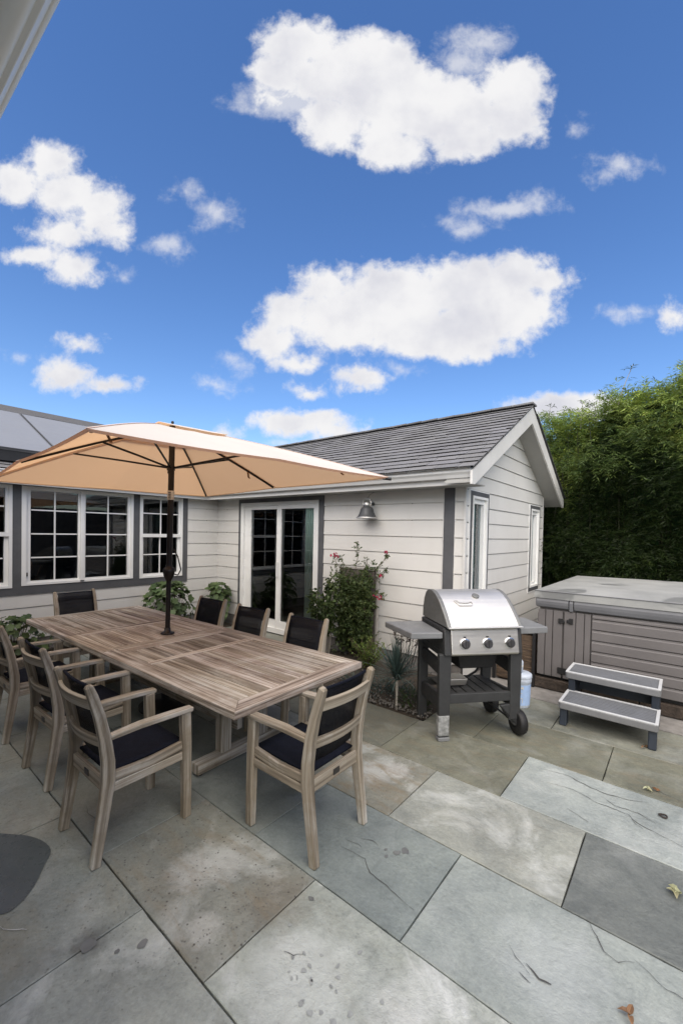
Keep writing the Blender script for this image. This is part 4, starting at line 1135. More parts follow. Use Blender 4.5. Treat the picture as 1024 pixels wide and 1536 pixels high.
# steps in front of the tub
st = empty('spa_steps', (-.46, 4.35, 0)); tag(st, 'two tread plastic spa steps with pale rims and dark blue legs before the hot tub', 'steps')
for z, y0, y1, x0, x1 in ((.212, -.315, .065, -.352, .352), (.392, .015, .375, -.366, .352)):
    b = MB(); b.prism([(x0, y0 + .012), (x0 + .018, y0), (x1 - .018, y0), (x1, y0 + .012), (x1, y1), (x0, y1)], (0, 0, z - .062), (1, 0, 0), (0, 1, 0), (0, 0, 1), .054)
    tr_ = b.build('tread', M['steptread'], st, bevel=.006)
    b = MB(); r = .024
    for c, d in ((((x0 + x1) / 2, y0 + r / 2 + .002), (x1 - x0 - .004, r)), (((x0 + x1) / 2, y1 - r / 2), (x1 - x0, r)), ((x0 + r / 2, (y0 + y1) / 2), (r, y1 - y0 - 2 * r - .004)), ((x1 - r / 2, (y0 + y1) / 2), (r, y1 - y0 - 2 * r - .004))): b.box((*c, z - .003), (*d, .012))
    b.build('rim', M['steprim'], tr_, bevel=.003)
    b = MB(); n = 9
    for k in range(n): b.box(((x0 + x1) / 2, y0 + .028 + (y1 - y0 - .056) * (k + .5) / n, z - .007), (x1 - x0 - .054, (y1 - y0 - .056) / n - .010, .012))
    b.build('grip_inset', M['stepinset'], tr_, bevel=.002)
for x in (-.315, .315):
    s = 1 if x > 0 else -1
    b = MB(); b.prism([(-.285, .152), (-.21, .152), (-.205, .0), (-.30, .0)], (x - .028, 0, 0), (0, 1, 0), (0, 0, 1), (1, 0, 0), .056); b.build('leg', M['navy'], st, bevel=.008)
    b = MB(); b.prism([(.04, .332), (.34, .332), (.35, .0), (.25, .0), (.24, .16), (.05, .16)], (x - .028, 0, 0), (0, 1, 0), (0, 0, 1), (1, 0, 0), .056); b.build('leg', M['navy'], st, bevel=.008)
b = MB(); b.box((0, .30, .25), (.60, .02, .16)); b.build('riser', M['navy'], st)

# woven chest in the gap beside the tub, bottles by the grill
wc = empty('storage_chest', (-1.455, 5.15, 0), R2(0)); tag(wc, 'brown woven storage chest with a black lid between the gable wall and the hot tub', 'chest')
b = MB(); b.box((0, 0, .285), (.40, .5, .55)); b.build('basket', M['wicker'], wc, bevel=.02)
b = MB(); b.box((0, 0, .595), (.44, .54, .05)); b.build('lid', M['black'], wc, bevel=.012)
b = MB()
for x in (-.215, .215): b.box((x, -.262, .30), (.03, .03, .60))
b.build('corner_post', M['black'], wc)
bt = empty('chemical_tub', (-1.195, 4.26, 0), R2(12)); bt.scale = (1.22, 1.22, 1.15); tag(bt, 'white plastic tub with a blue label standing behind the grill wheel', 'tub')
b = MB(); b.lathe([(.066, 0), (.072, .01), (.078, .21), (.082, .215), (.082, .245), (.074, .25)], (0, 0, 0), None, 28); b.build('body', M['clear'], bt)
b = MB(); b.lathe([(.0735, .025), (.0785, .195)], (0, 0, 0), None, 28); lb_ = b.build('label', M['bluel'], bt)
b = MB()
for k, (x0, x1, z0, z1) in enumerate(((-.03, .03, .165, .170), (-.035, .01, .15, .154), (.012, .03, .166, .184), (-.03, .025, .085, .089), (-.03, -.026, .05, .085), (.021, .025, .05, .085), (-.02, .02, .128, .132))):
    b.box(((x0 + x1) / 2, -math.sqrt(.0788 ** 2 - ((x0 + x1) / 2) ** 2) - .001, (z0 + z1) / 2), (x1 - x0, .003, z1 - z0))
b.build('print', M['label'], lb_)
b = MB(); b.lathe([(.084, .246), (.086, .25), (.084, .275), (.070, .285), (.0, .285)], (0, 0, 0), None, 28); b.build('cap', M['clear'], bt)
jr = empty('jar', (-1.235, 4.25, .329)); jr.scale = (1.2, 1.2, 1.15); tag(jr, 'small milky jar on top of the blue labelled tub', 'jar')
b = MB(); b.lathe([(.036, 0), (.052, .006), (.054, .085), (.046, .098), (.03, .108), (.0, .110)], (0, 0, 0), None, 24); b.build('body', M['clear'], jr)
b = MB(); b.lathe([(.0545, .05), (.0545, .062)], (0, 0, 0), None, 24); b.build('band', M['label'], jr)

# ------------------------------------------------------------------ wall lamp
lp = empty('wall_lamp', (-3.172, D, 1.85)); tag(lp, 'gunmetal bell shaped barn lamp on the white siding right of the sliding door', 'lamp')
C = V((0, -.165, 0))
b = MB(); b.lathe([(.134, .0), (.132, .008), (.112, .028), (.098, .055), (.088, .085), (.080, .115), (.070, .135), (.048, .146), (.046, .165)], C, None, 36)
b.lathe([(.128, .004), (.106, .030), (.092, .06), (.078, .112), (.05, .13)], C, None, 36); sh_ = b.build('shade', M['lampmetal'], lp)
b = MB(); b.lathe([(.136, -.004), (.139, .003), (.134, .010)], C, None, 36); b.build('rim', M['steel'], sh_)
b = MB()
for k in range(14):
    q = 2 * math.pi * k / 14; e = V((math.cos(q), math.sin(q), 0))
    b.tube([C + e * .113 + V((0, 0, .028)), C + e * .099 + V((0, 0, .055)), C + e * .089 + V((0, 0, .085)), C + e * .081 + V((0, 0, .115))], .0022, 5)
b.build('flute', M['lampmetal'], sh_)
b = MB(); b.lathe([(.044, .160), (.047, .175), (.040, .20), (.028, .215), (.0, .22)], C, None, 24); b.build('socket', M['steel_worn'], lp)
b = MB(); b.tube([C + V((.062 * math.cos(a), 0, .195 + .062 * math.sin(a))) for a in [R2(x) for x in range(-50, 231, 20)]], .008, 8); b.build('yoke', M['steel_worn'], lp)
b = MB(); b.tube([C + V((0, .03, .19)), C + V((0, .15, .19))], .010, 8); b.lathe([(.022, 0), (.022, .01), (.0, .012)], (0, -.022, .19), Matrix.Rotation(R2(90), 3, 'X'), 24)
b.build('bracket', M['lampmetal'], lp)
b = MB(); b.tube([C + V((0, 0, .25)), C + V((.004, .06, .31)), C + V((.002, .145, .345))], .0025, 6); b.build('cord', M['lampmetal'], lp)
b = MB(); b.lathe([(.02, .10), (.034, .06), (.03, .03), (.0, .015)], C, None, 16); b.build('bulb', M['label'], lp)

# ------------------------------------------------------------------ plants
def rdir(up=0.):
    a = ru(0, 2 * math.pi); z = ru(-1, 1); r = math.sqrt(1 - z * z)
    d = V((r * math.cos(a), r * math.sin(a), z + up)); return d.normalized()
def leaf(b, p, d, L, W, col=None, fold=.25, n=None, droop=.15):
    d = d.normalized(); n = n or rdir(.6); s = d.cross(n)
    if s.length < 1e-3: s = d.cross(V((1, 0, .3)))
    s.normalize(); n = s.cross(d)
    m1 = p + d * L * .30 - n * droop * L * .05; m2 = p + d * L * .68 - n * droop * L * .35; tip = p + d * L - n * droop * L
    l1, r1 = m1 + s * W * .46 + n * W * fold, m1 - s * W * .46 + n * W * fold
    l2, r2 = m2 + s * W * .36 + n * W * fold * .8, m2 - s * W * .36 + n * W * fold * .8
    b.idx([p, l1, l2, tip, r2, r1, m1, m2], [(0, 6, 1), (1, 6, 7, 2), (2, 7, 3), (0, 5, 6), (5, 4, 7, 6), (4, 3, 7)], None, col)
def lc(lo=.7, hi=1.25, warm=.0):
    k = ru(lo, hi); w = ru(0, warm); return (k * (1 + w), k, k * (1 - w), 1)
def roundleaf(b, p, n, r, col):
    n = n.normalized(); a = n.cross(rdir()).normalized(); c = n.cross(a); m = 14; vs = [p - n * r * .12]
    for i in range(m):
        q = 2 * math.pi * i / m; k = r * (1 + .10 * math.cos(3.5 * q * 2)) * ru(.93, 1.05)
        if i == 0: k *= .45
        vs.append(p + (a * math.cos(q) + c * math.sin(q)) * k + n * (r * .10 * math.sin(5 * q) + ru(-.04, .04) * r))
    b.idx(vs, [(0, i + 1, (i + 1) % m + 1) for i in range(m)], None, col, True)
def broad_bush(loc, rx, ry, h, n, lab, r=(.035, .068)):
    t = empty('leafy_bush', loc); tag(t, lab, 'bush', 'broad leaved bushes under the windows')
    b = MB(); s = MB()
    for i in range(n):
        a = ru(0, 2 * math.pi); q = math.sqrt(rnd()); z = rnd() ** .7
        k = math.sqrt(max(.05, 1 - (z * .92) ** 2.4))
        p = V((rx * q * k * math.cos(a), ry * q * k * math.sin(a), h * (.10 + .9 * z)))
        out = V((p.x / rx, p.y / ry, (p.z / h - .35) * 1.3)).normalized()
        roundleaf(b, p, (out + rdir() * .55 + V((.25, -.25, .5))).normalized(), ru(*r), lc(.65, 1.35, .12))
        if i % 3 == 0: s.tube([V((p.x * .15, p.y * .15, 0)), V((p.x * .6, p.y * .6, p.z * .55)), p - out * .01], [.006, .004, .0025], 5)
    b.build('foliage', M['bush'], t); s.build('stem', M['stem'], t)
broad_bush((-6.28, 3.36, .02), .34, .46, .80, 260, 'broad leaved bush under the right window behind the parasol pole')
broad_bush((-6.28, 4.27, .02), .30, .26, .72, 150, 'broad leaved bush in the house corner left of the sliding door')
broad_bush((-6.35, 1.40, .02), .26, .42, .52, 130, 'broad leaved bush under the windows by the left end of the table', (.03, .055))
broad_bush((-6.30, 1.95, .02), .22, .22, .26, 60, 'low broad leaved bush behind the chair at the far left end', (.025, .045))

t = empty('trellis', (-3.325, 4.44, .02)); tag(t, 'weathered grey board trellis against the white siding behind the climbing rose', 'trellis')
b = MB()
for k in range(6): b.box((-.235 + .094 * k, 0, .58), (.088, .016, 1.14))
b.build('board', M['trellis'], t, bevel=.002)
for x in (-.30, .30):
    b = MB(); b.box((x, -.004, .585), (.028, .034, 1.17)); b.build('stile', M['trellisf'] if x > 0 else M['trellis'], t, bevel=.003)
b = MB(); b.box((0, -.004, 1.163), (.572, .032, .024)); b.build('top_rail', M['trellisf'], t, bevel=.003)

rs = empty('climbing_rose', (-3.32, 4.35, .03)); tag(rs, 'climbing rose with small leaves and pink flowers on the grey trellis', 'rose')
b = MB(); s = MB(); fl = []
def rose_leaf(p, d, k=1.):
    d = d.normalized(); sd = d.cross(rdir(.5)).normalized()
    for q, w in ((.3, 1), (.3, -1), (.7, 1), (.7, -1), (1, 0)):
        e = (d * (1 if w == 0 else .45) + sd * w).normalized()
        leaf(b, p + d * .055 * q * k, e, ru(.028, .046) * k, ru(.019, .030) * k, lc(.6, 1.4, .2), n=rdir(.9))
canes = []
for i in range(9):
    x0 = ru(-.12, .12); P = [V((x0, ru(-.05, .05), 0))]; top = ru(.8, 1.25); sx = ru(-.22, .22)
    for k in range(1, 7): P.append(V((x0 + sx * k / 6 + ru(-.03, .03), -.02 + ru(-.05, .06), top * k / 6)))
    s.tube(P, [.010, .009, .008, .007, .006, .005, .003], 6); canes.append(P)
for i in range(1500):
    P = random.choice(canes); j = random.randrange(1, 6); p = P[j].lerp(P[j + 1], rnd())
    p = p + V((random.gauss(0, .095), random.gauss(-.02, .055), random.gauss(0, .06)))
    if abs(p.x) > .34: continue
    rose_leaf(p, (rdir(.1) + V((0, -.7, .1))))
for P in ([(.0, 0, 1.15), (.05, -.02, 1.30), (.045, -.03, 1.42), (.03, -.03, 1.52)], [(.10, 0, 1.1), (.20, -.02, 1.22), (.21, -.03, 1.33)], [(-.1, 0, 1.12), (-.20, -.03, 1.24), (-.22, -.02, 1.33)],
          [(.22, 0, .95), (.36, -.02, 1.06), (.46, -.03, 1.12), (.52, -.02, 1.22)], [(-.15, 0, 1.05), (-.30, -.04, 1.22), (-.34, -.04, 1.30)], [(.25, 0, .75), (.40, -.03, .86), (.46, -.03, .84)],
          [(.3, 0, 1.15), (.45, -.02, 1.28), (.52, -.02, 1.40)]):
    P = [V(p) for p in P]; s.tube(P, [.004] * (len(P) - 1) + [.002], 5)
    for a, c in zip(P, P[1:]):
        for _ in range(5):
            rose_leaf(a.lerp(c, rnd()), rdir(.2), .8)
b.build('foliage', M['rose'], rs); s.build('stem', M['stem'], rs)
for c, n, r in ((( -.345, -.05, 1.325), 9, .055), ((-.27, -.05, 1.30), 5, .035), ((.49, -.04, 1.40), 6, .03), ((.44, -.05, 1.10), 4, .032), ((.43, -.05, .83), 8, .05)):
    f = MB()
    for _ in range(n):
        p = V(c) + V((random.gauss(0, r * .6), random.gauss(0, r * .4), random.gauss(0, r * .35)))
        for k in range(7):
            leaf(f, p, rdir(.2), ru(.014, .022), ru(.014, .02), lc(.6, 1.4), fold=.35)
    f.build('flower', M['pink'], rs)

sh = empty('shrub', (-3.68, 4.16, .02)); tag(sh, 'green shrub with bare pale stems between the sliding door and the trellis', 'shrub')
b = MB(); s = MB()
for i in range(13):
    a = ru(0, 6.28); P = [V((.07 * math.cos(a), .07 * math.sin(a), 0)), V((.10 * math.cos(a), .09 * math.sin(a), .3)), V((.17 * math.cos(a + .2), .12 * math.sin(a), .55)), V((.24 * math.cos(a + .3), .15 * math.sin(a), ru(.7, .98)))]
    s.tube(P, [.010, .008, .006, .003], 6)
    for _ in range(120):
        k = ru(1.1, 3); j = int(min(k, 2.99)); p = P[j].lerp(P[j + 1], k - j) + rdir() * ru(.01, .085)
        leaf(b, p, rdir(.2) + V((0, -.4, 0)), ru(.038, .066), ru(.030, .048), lc(.6, 1.35, .15), n=rdir(1.2))
b.build('foliage', M['rose'], sh); s.build('stem', M['palestem'], sh)

sh = empty('shrub', (-2.82, 3.98, .03)); tag(sh, 'low light green feathery shrub at the foot of the trellis', 'shrub')
b = MB(); s = MB()
for i in range(34):
    a = ru(0, 6.28); tilt = ru(.15, 1.0); Lg = ru(.28, .44)
    d = V((math.cos(a) * tilt * .8, math.sin(a) * tilt * .6, 1)).normalized(); P = [V((0, 0, 0)), d * Lg * .5, d * Lg + V((math.cos(a), math.sin(a), -.3)) * .05]
    s.tube(P, [.005, .004, .002], 5)
    for k in range(26):
        q = ru(.25, 1); p = P[0].lerp(P[1], q * 2) if q < .5 else P[1].lerp(P[2], q * 2 - 1)
        leaf(b, p, (d * .5 + rdir()), ru(.028, .055), ru(.010, .020), lc(.6, 1.4, .2), n=rdir(.8))
b.build('foliage', M['lime'], sh); s.build('stem', M['stem'], sh)

bp = empty('spiky_plant', (-2.085, 3.42, 0)); tag(bp, 'spiky blue green plant with long narrow blades on a short pale stem beside the grill', 'plant')
b = MB()
for i in range(170):
    a = ru(0, 6.28); tilt = rnd() ** .8 * 1.25; Lg = ru(.30, .46); base = V((ru(-.015, .015), ru(-.015, .015), .25 + ru(0, .06)))
    d = V((math.cos(a) * math.sin(tilt), math.sin(a) * math.sin(tilt), math.cos(tilt))); sd = d.cross(V((0, 0, 1)) + rdir() * .05).normalized(); w = ru(.0045, .0075)
    P = []; n = 5
    for k in range(n + 1):
        q = k / n; p = base + d * Lg * q + V((0, 0, -.20 * Lg * tilt * q * q)); ww = w * (1 - q ** 2.2) + .0006
        P.append((p - sd * ww, p + sd * ww))
    vs = [x for pr in P for x in pr]; b.idx(vs, [(2 * k, 2 * k + 1, 2 * k + 3, 2 * k + 2) for k in range(n)], None, lc(.6, 1.4))
b.build('blades', M['blade'], bp)
b = MB(); b.tube([(.02, -.03, -.02), (.012, -.015, .1), (.0, 0, .29)], [.014, .012, .016], 8); b.build('stem', M['palestem'], bp)
for i, (x, y, lab) in enumerate(((-2.35, 3.52, 'low grey green tuft at the bed edge left of the spiky plant'), (-1.93, 3.50, 'low dark green tuft at the bed edge between the spiky plant and grill leg'), (-2.18, 3.64, 'low grey green tuft right behind the spiky plant'), (-2.62, 3.5, 'low grey green tuft at the bed edge hidden behind the end chair'))):
    tf = empty('tuft_plant', (x, y, .0)); tag(tf, lab, 'plant', 'low tufts along the bed edge'); b = MB()
    for k in range(240):
        a = ru(0, 6.28); q = math.sqrt(rnd()) * .14; p = V((q * math.cos(a), q * math.sin(a), ru(.0, .15)))
        leaf(b, p, V((math.cos(a) * .7, math.sin(a) * .7, ru(.2, 1.2))) + rdir() * .4, ru(.03, .07), ru(.006, .014), lc(.4, 1.0))
    b.build('foliage', M['blade'] if i != 1 else M['rose'], tf)
sp = empty('seed_head_plant', (-2.50, 4.2, .02)); tag(sp, 'cluster of dry stems with dark seed heads against the white siding', 'plant')
b = MB(); s = MB()
for i in range(15):
    x, y = ru(-.2, .22), ru(-.1, .1); h = ru(.36, .50); P = [V((x * .5, y * .5, 0)), V((x * .8, y * .8, h * .6)), V((x, y, h))]; s.tube(P, [.004, .003, .0025], 5)
    for k in range(6): leaf(b, P[2] + V((ru(-.01, .01), ru(-.01, .01), ru(-.03, .01))), rdir(-.2), ru(.03, .06), ru(.012, .022), lc(.5, 1.2))
b.build('seed_heads', M['drypod'], sp); s.build('stem', M['drypod'], sp)

fn = empty('added_fence', (3.35, 2.6, 0)); tag(fn, 'dark board fence added out of view on the right to darken window reflections', 'fence')  # unseen fence, added so the window panes reflect something dark
b = MB()
for k in range(64): b.box((0, -5.7 + .175 * k, 1.15), (.022, .168, 2.3 + ru(-.01, .01)))
b.build('board', M['trellis'], fn)
for k in range(5):
    b = MB(); b.box((.07, -5.6 + 2.75 * k, 1.12), (.09, .09, 2.24)); b.build('post', M['trellis'], fn)
# ------------------------------------------------------------------ bamboo hedge behind the tub
hd = empty('bamboo_hedge', (-.2, 8.6, 0)); tag(hd, 'tall dense dark green bamboo hedge behind the hot tub with a fresh feathery top tinted as sunlit', 'hedge')
def htop(x):
    z = 3.72 + .10 * (x + 2.06) + (.30 * max(0, x + .75) if x < .6 else .405 + .12 * (x - .6)) + .10 * math.sin(x * 5.1) + .06 * math.sin(x * 11.7 + 1)
    if x < -2.0: z = min(z, 3.72 + (x + 2.0) * .9)
    return max(2.4, z)
def hface(x, z): return 7.98 + .16 * math.sin(x * 2.3 + z * 1.7) + .12 * math.sin(x * 5.2 - z * 3.1) + .10 * math.sin(z * 4.3 + x) + (.07 * max(0, z - 2.6) ** 2) + max(0, min(.5, (-1.0 - x) * .45))
HX0, HX1 = -3.4, 3.0
random.seed(21)
s = MB()
for i in range(90):
    x = ru(HX0, HX1); y = ru(8.2, 8.6); h = htop(x) * ru(.8, .98); lx = ru(-.12, .12)
    s.tube([(x + .2, y - 8.6, 0), (x + .2 + lx * .5, y - 8.6, h * .6), (x + .2 + lx * 2, y - 8.6 + ru(-.2, .1), h)], [.016, .012, .004], 5)
cn = s.build('canes', M['cane'], hd); tag(cn, kind='stuff')
b = MB()
O = V((-.2, 8.6, 0))
def quadleaf(p, d, L, W, col, n):
    s_ = d.cross(n)
    if s_.length < 1e-3: return
    s_.normalize(); up = s_.cross(d)
    m = p + d * L * .38 + up * W * .15
    b.idx([p, m + s_ * W * .5, p + d * L - up * L * .12, m - s_ * W * .5], [(0, 1, 2, 3)], None, col)
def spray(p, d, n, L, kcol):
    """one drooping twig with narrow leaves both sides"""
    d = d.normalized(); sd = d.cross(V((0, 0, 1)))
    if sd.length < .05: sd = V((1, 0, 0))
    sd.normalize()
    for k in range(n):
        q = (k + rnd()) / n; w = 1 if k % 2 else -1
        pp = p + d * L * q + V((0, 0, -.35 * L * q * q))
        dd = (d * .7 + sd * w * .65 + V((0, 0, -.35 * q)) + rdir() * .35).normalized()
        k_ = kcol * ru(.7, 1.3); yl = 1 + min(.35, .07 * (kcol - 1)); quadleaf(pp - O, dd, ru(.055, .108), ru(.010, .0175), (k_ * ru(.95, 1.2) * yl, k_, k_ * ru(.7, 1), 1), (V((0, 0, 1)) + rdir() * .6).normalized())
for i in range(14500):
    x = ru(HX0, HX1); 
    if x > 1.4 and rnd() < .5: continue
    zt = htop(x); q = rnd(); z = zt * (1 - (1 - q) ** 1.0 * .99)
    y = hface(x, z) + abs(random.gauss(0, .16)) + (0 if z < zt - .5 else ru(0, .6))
    spray(V((x, y, z)), V((ru(-.8, .8), -1 + ru(-.1, .7), ru(-.3, .55))), 12, ru(.18, .38), ru(.7, 1.2) * (1 + 11 * max(0, min(1, (z - zt + 1.15 + .45 * math.sin(x * 3.1 + 1) + .25 * math.sin(x * 7.3)) / .9))))  # leaf colour brightens with height: fresh growth plus painted-in sunlight
for i in range(5200):                                  # dense top and its loose upright shoots, sunlight painted into their pale tint
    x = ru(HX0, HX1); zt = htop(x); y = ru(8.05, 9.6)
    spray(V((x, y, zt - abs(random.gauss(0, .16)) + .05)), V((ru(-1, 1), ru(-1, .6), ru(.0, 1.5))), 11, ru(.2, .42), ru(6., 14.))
for i in range(1500):                                  # big dark inner leaves close the mass
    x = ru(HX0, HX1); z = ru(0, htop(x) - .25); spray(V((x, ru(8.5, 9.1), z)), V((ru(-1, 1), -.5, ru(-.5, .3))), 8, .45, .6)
for cx, cz, n in ((-1.30, 2.95, 60), (-1.05, 2.86, 50), (-1.75, 3.3, 40), (-.6, 3.15, 30), (-.2, 3.5, 40)):   # sprays leaning out of the face
    for _ in range(n):
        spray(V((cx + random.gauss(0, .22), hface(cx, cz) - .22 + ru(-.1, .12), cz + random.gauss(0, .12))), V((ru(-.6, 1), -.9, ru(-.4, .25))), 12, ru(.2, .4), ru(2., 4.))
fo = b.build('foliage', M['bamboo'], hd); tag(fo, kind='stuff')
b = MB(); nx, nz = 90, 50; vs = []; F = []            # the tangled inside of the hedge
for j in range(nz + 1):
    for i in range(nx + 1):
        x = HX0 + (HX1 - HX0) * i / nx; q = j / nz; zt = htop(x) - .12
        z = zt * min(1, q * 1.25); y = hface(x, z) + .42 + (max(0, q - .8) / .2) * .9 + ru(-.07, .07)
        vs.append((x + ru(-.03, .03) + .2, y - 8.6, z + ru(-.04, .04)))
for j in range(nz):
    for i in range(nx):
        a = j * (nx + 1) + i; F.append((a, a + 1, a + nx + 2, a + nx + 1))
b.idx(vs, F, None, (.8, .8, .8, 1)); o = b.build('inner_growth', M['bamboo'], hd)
b = MB()
for x, y, h, lx in ((-.92, 8.3, .55, .20), (-.80, 8.3, .22, .02), (-1.45, 8.3, .30, .02), (-1.62, 8.4, .28, -.03), (-1.98, 8.35, .26, .02), (-.35, 8.3, .25, -.03), (-1.2, 8.3, .2, -.06), (-.1, 8.3, .2, .04)):
    z = htop(x) - .15; P = [V((x, y, z)), V((x + lx * .4, y, z + (h + .15) * .5)), V((x + lx, y, z + h + .15))]
    s = MB(); s.tube([p - O for p in P], [.009, .007, .003], 5); s.build('bare_shoot', M['palestem'], hd)
    for k in range(6):
        spray(P[1].lerp(P[2], rnd()), V((ru(-1, 1), ru(-.5, .2), .4)), 5, .12, 1.2)
b.build('shoot_leaves', M['bamboo'], hd)

# ------------------------------------------------------------------ fallen leaves
def fallen(loc, lab, mat, n, L, W, rz):
    b = MB(); o = V(loc)
    for k in range(n):
        a = rz + k * 1.9 + ru(-.3, .3); d = V((math.cos(a), math.sin(a), ru(.1, .45)))
        leaf(b, V((ru(-.008, .008), ru(-.008, .008), .004 + .003 * k)), d, L * ru(.8, 1.1), W * ru(.8, 1.1), lc(.7, 1.3, .1), fold=.5, n=V((ru(-.3, .3), ru(-.3, .3), 1)), droop=.25)
    x = b.build('fallen_leaf', mat); x.location = o; tag(x, lab, 'leaf')
fallen((-.095, 1.735, .004), 'curled brown dead leaf at the bottom edge of the view', M['dry'], 3, .042, .022, 1.5)
fallen((.020, 2.470, .004), 'pale green leaf at the right edge of the view on dark paving', M['paleleaf'], 5, .040, .030, 1.2)
fallen((-.135, 3.380, .004), 'pale crumpled leaf on the tan flagstone below the steps', M['paleleaf'], 4, .040, .020, .2)
fallen((-.185, 4.055, .004), 'small orange leaf beside the right leg of the spa steps', M['dry'], 2, .040, .026, 2.2)
b = MB(); b.tube([(.020 * math.cos(a * .5), .016 * math.sin(a * .5), .006 + .002 * math.sin(a)) for a in range(13)], .0045, 6); x = b.build('dried_stalk', M['drypod']); x.location = (-.048, 3.118, .004); tag(x, 'small dark curled dry stalk on the pale cracked flagstone', 'twig')
fallen((-.085, 3.405, .004), 'tiny brown leaf beside the pale crumpled one', M['dry'], 2, .034, .02, .9)

# ------------------------------------------------------------------ sky, sun, camera
SUN_EL, SUN_AZ = R2(50), R2(152)      # compass from +Y clockwise
world = bpy.data.worlds.new('World'); scene.world = world; world.use_nodes = True
nt = world.node_tree; nt.nodes.clear(); N = nt.nodes.new; Lk = nt.links.new
def wm(op, a, b=None, c=None):
    nd = N('ShaderNodeMath'); nd.operation = op
    for i, x in enumerate((a, b, c)):
        if x is None: continue
        if isinstance(x, (int, float)): nd.inputs[i].default_value = x
        else: Lk(x, nd.inputs[i])
    return nd.outputs[0]
def wrange(x, a, b, c=0., d=1., smooth=True):
    nd = N('ShaderNodeMapRange'); nd.clamp = True
    if smooth: nd.interpolation_type = 'SMOOTHSTEP'
    for k, v in zip(('From Min', 'From Max', 'To Min', 'To Max'), (a, b, c, d)): nd.inputs[k].default_value = v
    Lk(x, nd.inputs['Value']); return nd.outputs[0]
sky = N('ShaderNodeTexSky'); sky.sky_type = 'NISHITA'; sky.sun_disc = False; sky.sun_elevation = SUN_EL; sky.sun_rotation = SUN_AZ
sky.air_density = 1.0; sky.dust_density = .4; sky.ozone_density = 2.2; sky.altitude = 0
tc = N('ShaderNodeTexCoord'); dirv = tc.outputs['Generated']
# clouds: cumulus heaps at fixed compass bearings and heights of the sky
BEAR = R2(-39.28); fx, fy = math.sin(BEAR), math.cos(BEAR)
def wdot(v):
    nd = N('ShaderNodeVectorMath'); nd.operation = 'DOT_PRODUCT'; Lk(dirv, nd.inputs[0]); nd.inputs[1].default_value = v; return nd.outputs['Value']
ahead = wdot((fx, fy, 0)); right = wdot((fy, -fx, 0)); up = wdot((0, 0, 1))
ahd = wm('MAXIMUM', ahead, .02)
cu = wm('DIVIDE', right, ahd); cv_ = wm('DIVIDE', up, ahd)
comb = N('ShaderNodeCombineXYZ'); Lk(cu, comb.inputs[0]); Lk(cv_, comb.inputs[1])
def wnoise(vec, scale, detail, rough, dist=0.):
    nd = N('ShaderNodeTexNoise'); nd.inputs['Scale'].default_value = scale; nd.inputs['Detail'].default_value = detail
    nd.inputs['Roughness'].default_value = rough; nd.inputs['Distortion'].default_value = dist; Lk(vec, nd.inputs['Vector']); return nd
warp = wnoise(comb.outputs[0], 9., 6, .62)
wv = N('ShaderNodeVectorMath'); wv.operation = 'MULTIPLY_ADD'; Lk(warp.outputs['Color'], wv.inputs[0]); wv.inputs[1].default_value = (.075, .065, 0); 
sub = N('ShaderNodeVectorMath'); sub.operation = 'SUBTRACT'; Lk(comb.outputs[0], sub.inputs[0]); sub.inputs[1].default_value = (.0375, .0325, 0); Lk(sub.outputs[0], wv.inputs[2])
P2 = wv.outputs[0]
RX = lambda x: (x - 512.6) / 625.25
def ry(x, y):    # small tilt of the view is taken out so the list can be read off in degrees of sky
    a, c = (x - 512.6) / 625.25, -(y - 811.96) / 625.25
    d = V((.774, .633, .02)) * a + V((-.028, .003, 1.0)) * c + V((-.633, .774, -.02))
    h = d.x * fx + d.y * fy
    return (d.x * fy - d.y * fx) / h, d.z / h
CL = [  # bearing/height cells of each heap (1024-grid), half width, half height
 (450, 66, 62, 44), (420, 112, 46, 36), (545, 100, 85, 52), (600, 150, 95, 60), (500, 182, 58, 42), (585, 222, 56, 32), (690, 170, 74, 52), (772, 128, 52, 44), (695, 212, 60, 30), (760, 178, 56, 38), (655, 150, 70, 40), (480, 120, 60, 40), (395, 150, 30, 18),
 (75, 240, 36, 30), (28, 278, 50, 32), (105, 290, 50, 34), (150, 318, 40, 38), (100, 350, 58, 20), (168, 345, 25, 26), (50, 384, 46, 17), (110, 404, 44, 26),
 (490, 428, 42, 32), (430, 468, 42, 32), (405, 510, 40, 26), (520, 482, 80, 50), (620, 448, 68, 48), (700, 425, 66, 44), (770, 412, 56, 34), (740, 470, 80, 48), (640, 500, 110, 38), (825, 420, 42, 22), (445, 545, 34, 12), (560, 450, 60, 50), (690, 520, 90, 20), (780, 465, 55, 34),
 (540, 568, 42, 15), (95, 562, 42, 24), (165, 573, 45, 11), (450, 634, 82, 20), (500, 650, 46, 14), (845, 610, 92, 18), (905, 612, 40, 18), (1012, 475, 20, 20), (458, 585, 24, 9), (122, 513, 25, 11), (335, 650, 20, 10)]
WISP = [(282, 292, 22, 14), (322, 322, 30, 20), (252, 370, 26, 14), (932, 250, 44, 15), (905, 262, 22, 12), (760, 313, 70, 14), (700, 340, 36, 14), (720, 66, 44, 28), (690, 95, 40, 26), (32, 537, 20, 10), (320, 580, 24, 8), (348, 540, 16, 8), (370, 556, 9, 8), (945, 468, 32, 11), (865, 190, 10, 9), (185, 412, 14, 9), (800, 300, 24, 12), (600, 552, 24, 8), (430, 150, 90, 30), (470, 665, 60, 8)]
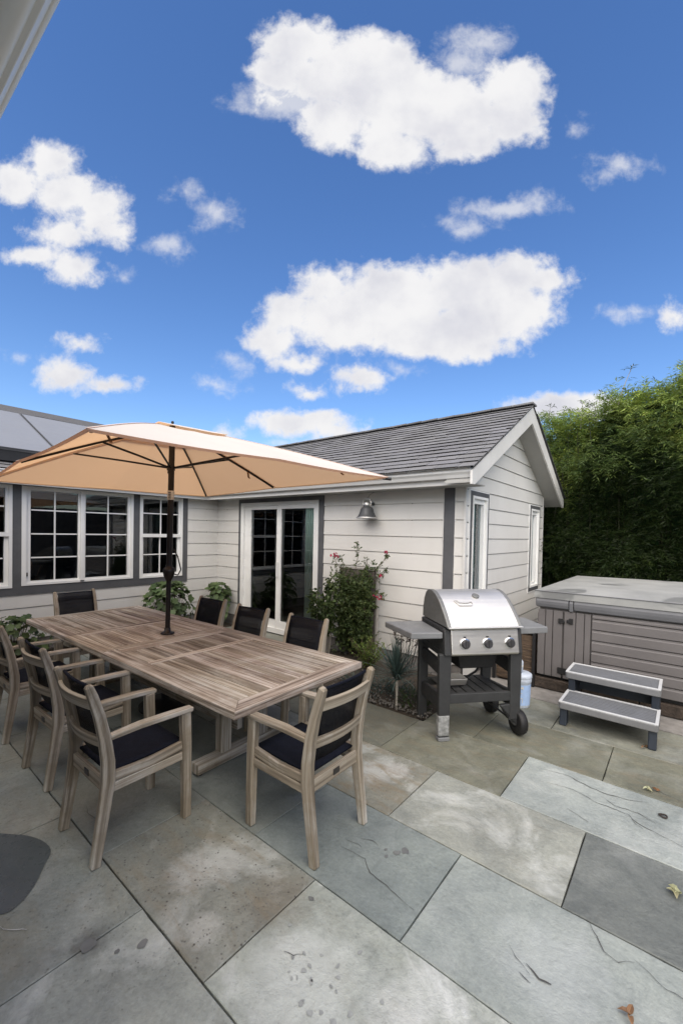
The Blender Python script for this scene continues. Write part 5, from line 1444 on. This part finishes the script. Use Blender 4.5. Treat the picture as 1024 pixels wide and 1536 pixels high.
def field(cells):
    cur = None
    for x, y, a, b in cells:
        u, v = ry(x, y); a, b = a / 625.25, b / 625.25
        nd = N('ShaderNodeVectorMath'); nd.operation = 'MULTIPLY_ADD'; Lk(P2, nd.inputs[0]); nd.inputs[1].default_value = (1 / a, 1 / b, 0); nd.inputs[2].default_value = (-u / a, -v / b, 0)
        ln = N('ShaderNodeVectorMath'); ln.operation = 'LENGTH'; Lk(nd.outputs[0], ln.inputs[0])
        k = (a * b) ** .5
        sd = wm('MULTIPLY_ADD', ln.outputs['Value'], k, -k)
        if cur is None: cur = sd
        else: cur = wm('SMOOTH_MIN', cur, sd, .035)
    return cur
fine = wnoise(comb.outputs[0], 26., 9, .63, .2); mid_ = wnoise(comb.outputs[0], 11., 7, .60)
dsp = wm('ADD', wm('MULTIPLY_ADD', fine.outputs['Fac'], .075, -.0395), wm('MULTIPLY_ADD', mid_.outputs['Fac'], .062, -.033))
f1 = wm('ADD', field(CL), dsp); f2 = wm('ADD', field(WISP), wm('MULTIPLY', dsp, 1.25))
a1 = wrange(f1, .013, -.032); a2 = wm('MULTIPLY', wrange(f2, .016, -.055), .66)
front = wrange(ahead, .05, .25)
alpha = wm('MULTIPLY', wm('MAXIMUM', a1, a2), front)
# the rest of the sky carries the same fair weather clouds
back = wnoise(dirv, 2.6, 8, .6); ab = wm('MULTIPLY', wrange(back.outputs['Fac'], .54, .64), wm('MULTIPLY', wrange(ahead, .30, -.05), wrange(up, .03, .15)))
alpha = wm('MAXIMUM', alpha, ab)
# cloud tone: bright sunward edges, soft grey-lilac hollows
hol = wnoise(comb.outputs[0], 4.6, 5, .52); 
deep = wm('MULTIPLY', wrange(f1, .010, -.05), wrange(hol.outputs['Fac'], .40, .66))
ctone = N('ShaderNodeMix'); ctone.data_type = 'RGBA'; Lk(deep, ctone.inputs[0]); ctone.inputs[6].default_value = (.93, .925, .935, 1); ctone.inputs[7].default_value = (.72, .725, .79, 1)
hsv = N('ShaderNodeHueSaturation'); hsv.inputs['Hue'].default_value = .508; hsv.inputs['Saturation'].default_value = 1.22; hsv.inputs['Value'].default_value = 1.; Lk(sky.outputs[0], hsv.inputs['Color'])
bg1 = N('ShaderNodeBackground'); bg1.inputs['Strength'].default_value = .064; Lk(hsv.outputs[0], bg1.inputs['Color'])
EXPO = 1.65
bg2 = N('ShaderNodeBackground'); bg2.inputs['Strength'].default_value = .98 / 2 ** EXPO; Lk(ctone.outputs[2], bg2.inputs['Color'])
ms = N('ShaderNodeMixShader'); Lk(alpha, ms.inputs[0]); Lk(bg1.outputs[0], ms.inputs[1]); Lk(bg2.outputs[0], ms.inputs[2])
wo = N('ShaderNodeOutputWorld'); Lk(ms.outputs[0], wo.inputs['Surface'])

sd = bpy.data.lights.new('sun', 'SUN'); sd.energy = 2.2; sd.angle = R2(90); sd.color = (1.0, .90, .75)
so = bpy.data.objects.new('sun', sd); COL.objects.link(so)
sv = V((math.sin(SUN_AZ) * math.cos(SUN_EL), math.cos(SUN_AZ) * math.cos(SUN_EL), math.sin(SUN_EL)))
so.rotation_euler = sv.to_track_quat('Z', 'Y').to_euler(); so.location = (0, 0, 12)

cd = bpy.data.cameras.new('camera'); cam = bpy.data.objects.new('camera', cd); COL.objects.link(cam)
cd.lens = 14.6544; cd.sensor_width = 36; cd.sensor_fit = 'AUTO'; cd.shift_x = -.00038; cd.shift_y = .028619; cd.clip_end = 500; cd.clip_start = .02
yaw, pit, rol = R2(-39.28411), R2(-1.138543), R2(1.151548)
fw = V((math.sin(yaw) * math.cos(pit), math.cos(yaw) * math.cos(pit), math.sin(pit))); r0 = V((math.cos(yaw), -math.sin(yaw), 0)); u0 = r0.cross(fw)
rr = r0 * math.cos(rol) + u0 * math.sin(rol); uu = u0 * math.cos(rol) - r0 * math.sin(rol)
m = Matrix((rr, uu, -fw)).transposed().to_4x4(); m.translation = (0, 0, 1.65); cam.matrix_world = m
scene.camera = cam
vs_ = scene.view_settings; vs_.view_transform = 'Standard'; vs_.look = 'None'; vs_.exposure = EXPO; vs_.gamma = 1
scene.cycles.max_bounces = 8; scene.cycles.transparent_max_bounces = 16
scene.cycles.use_denoising = True
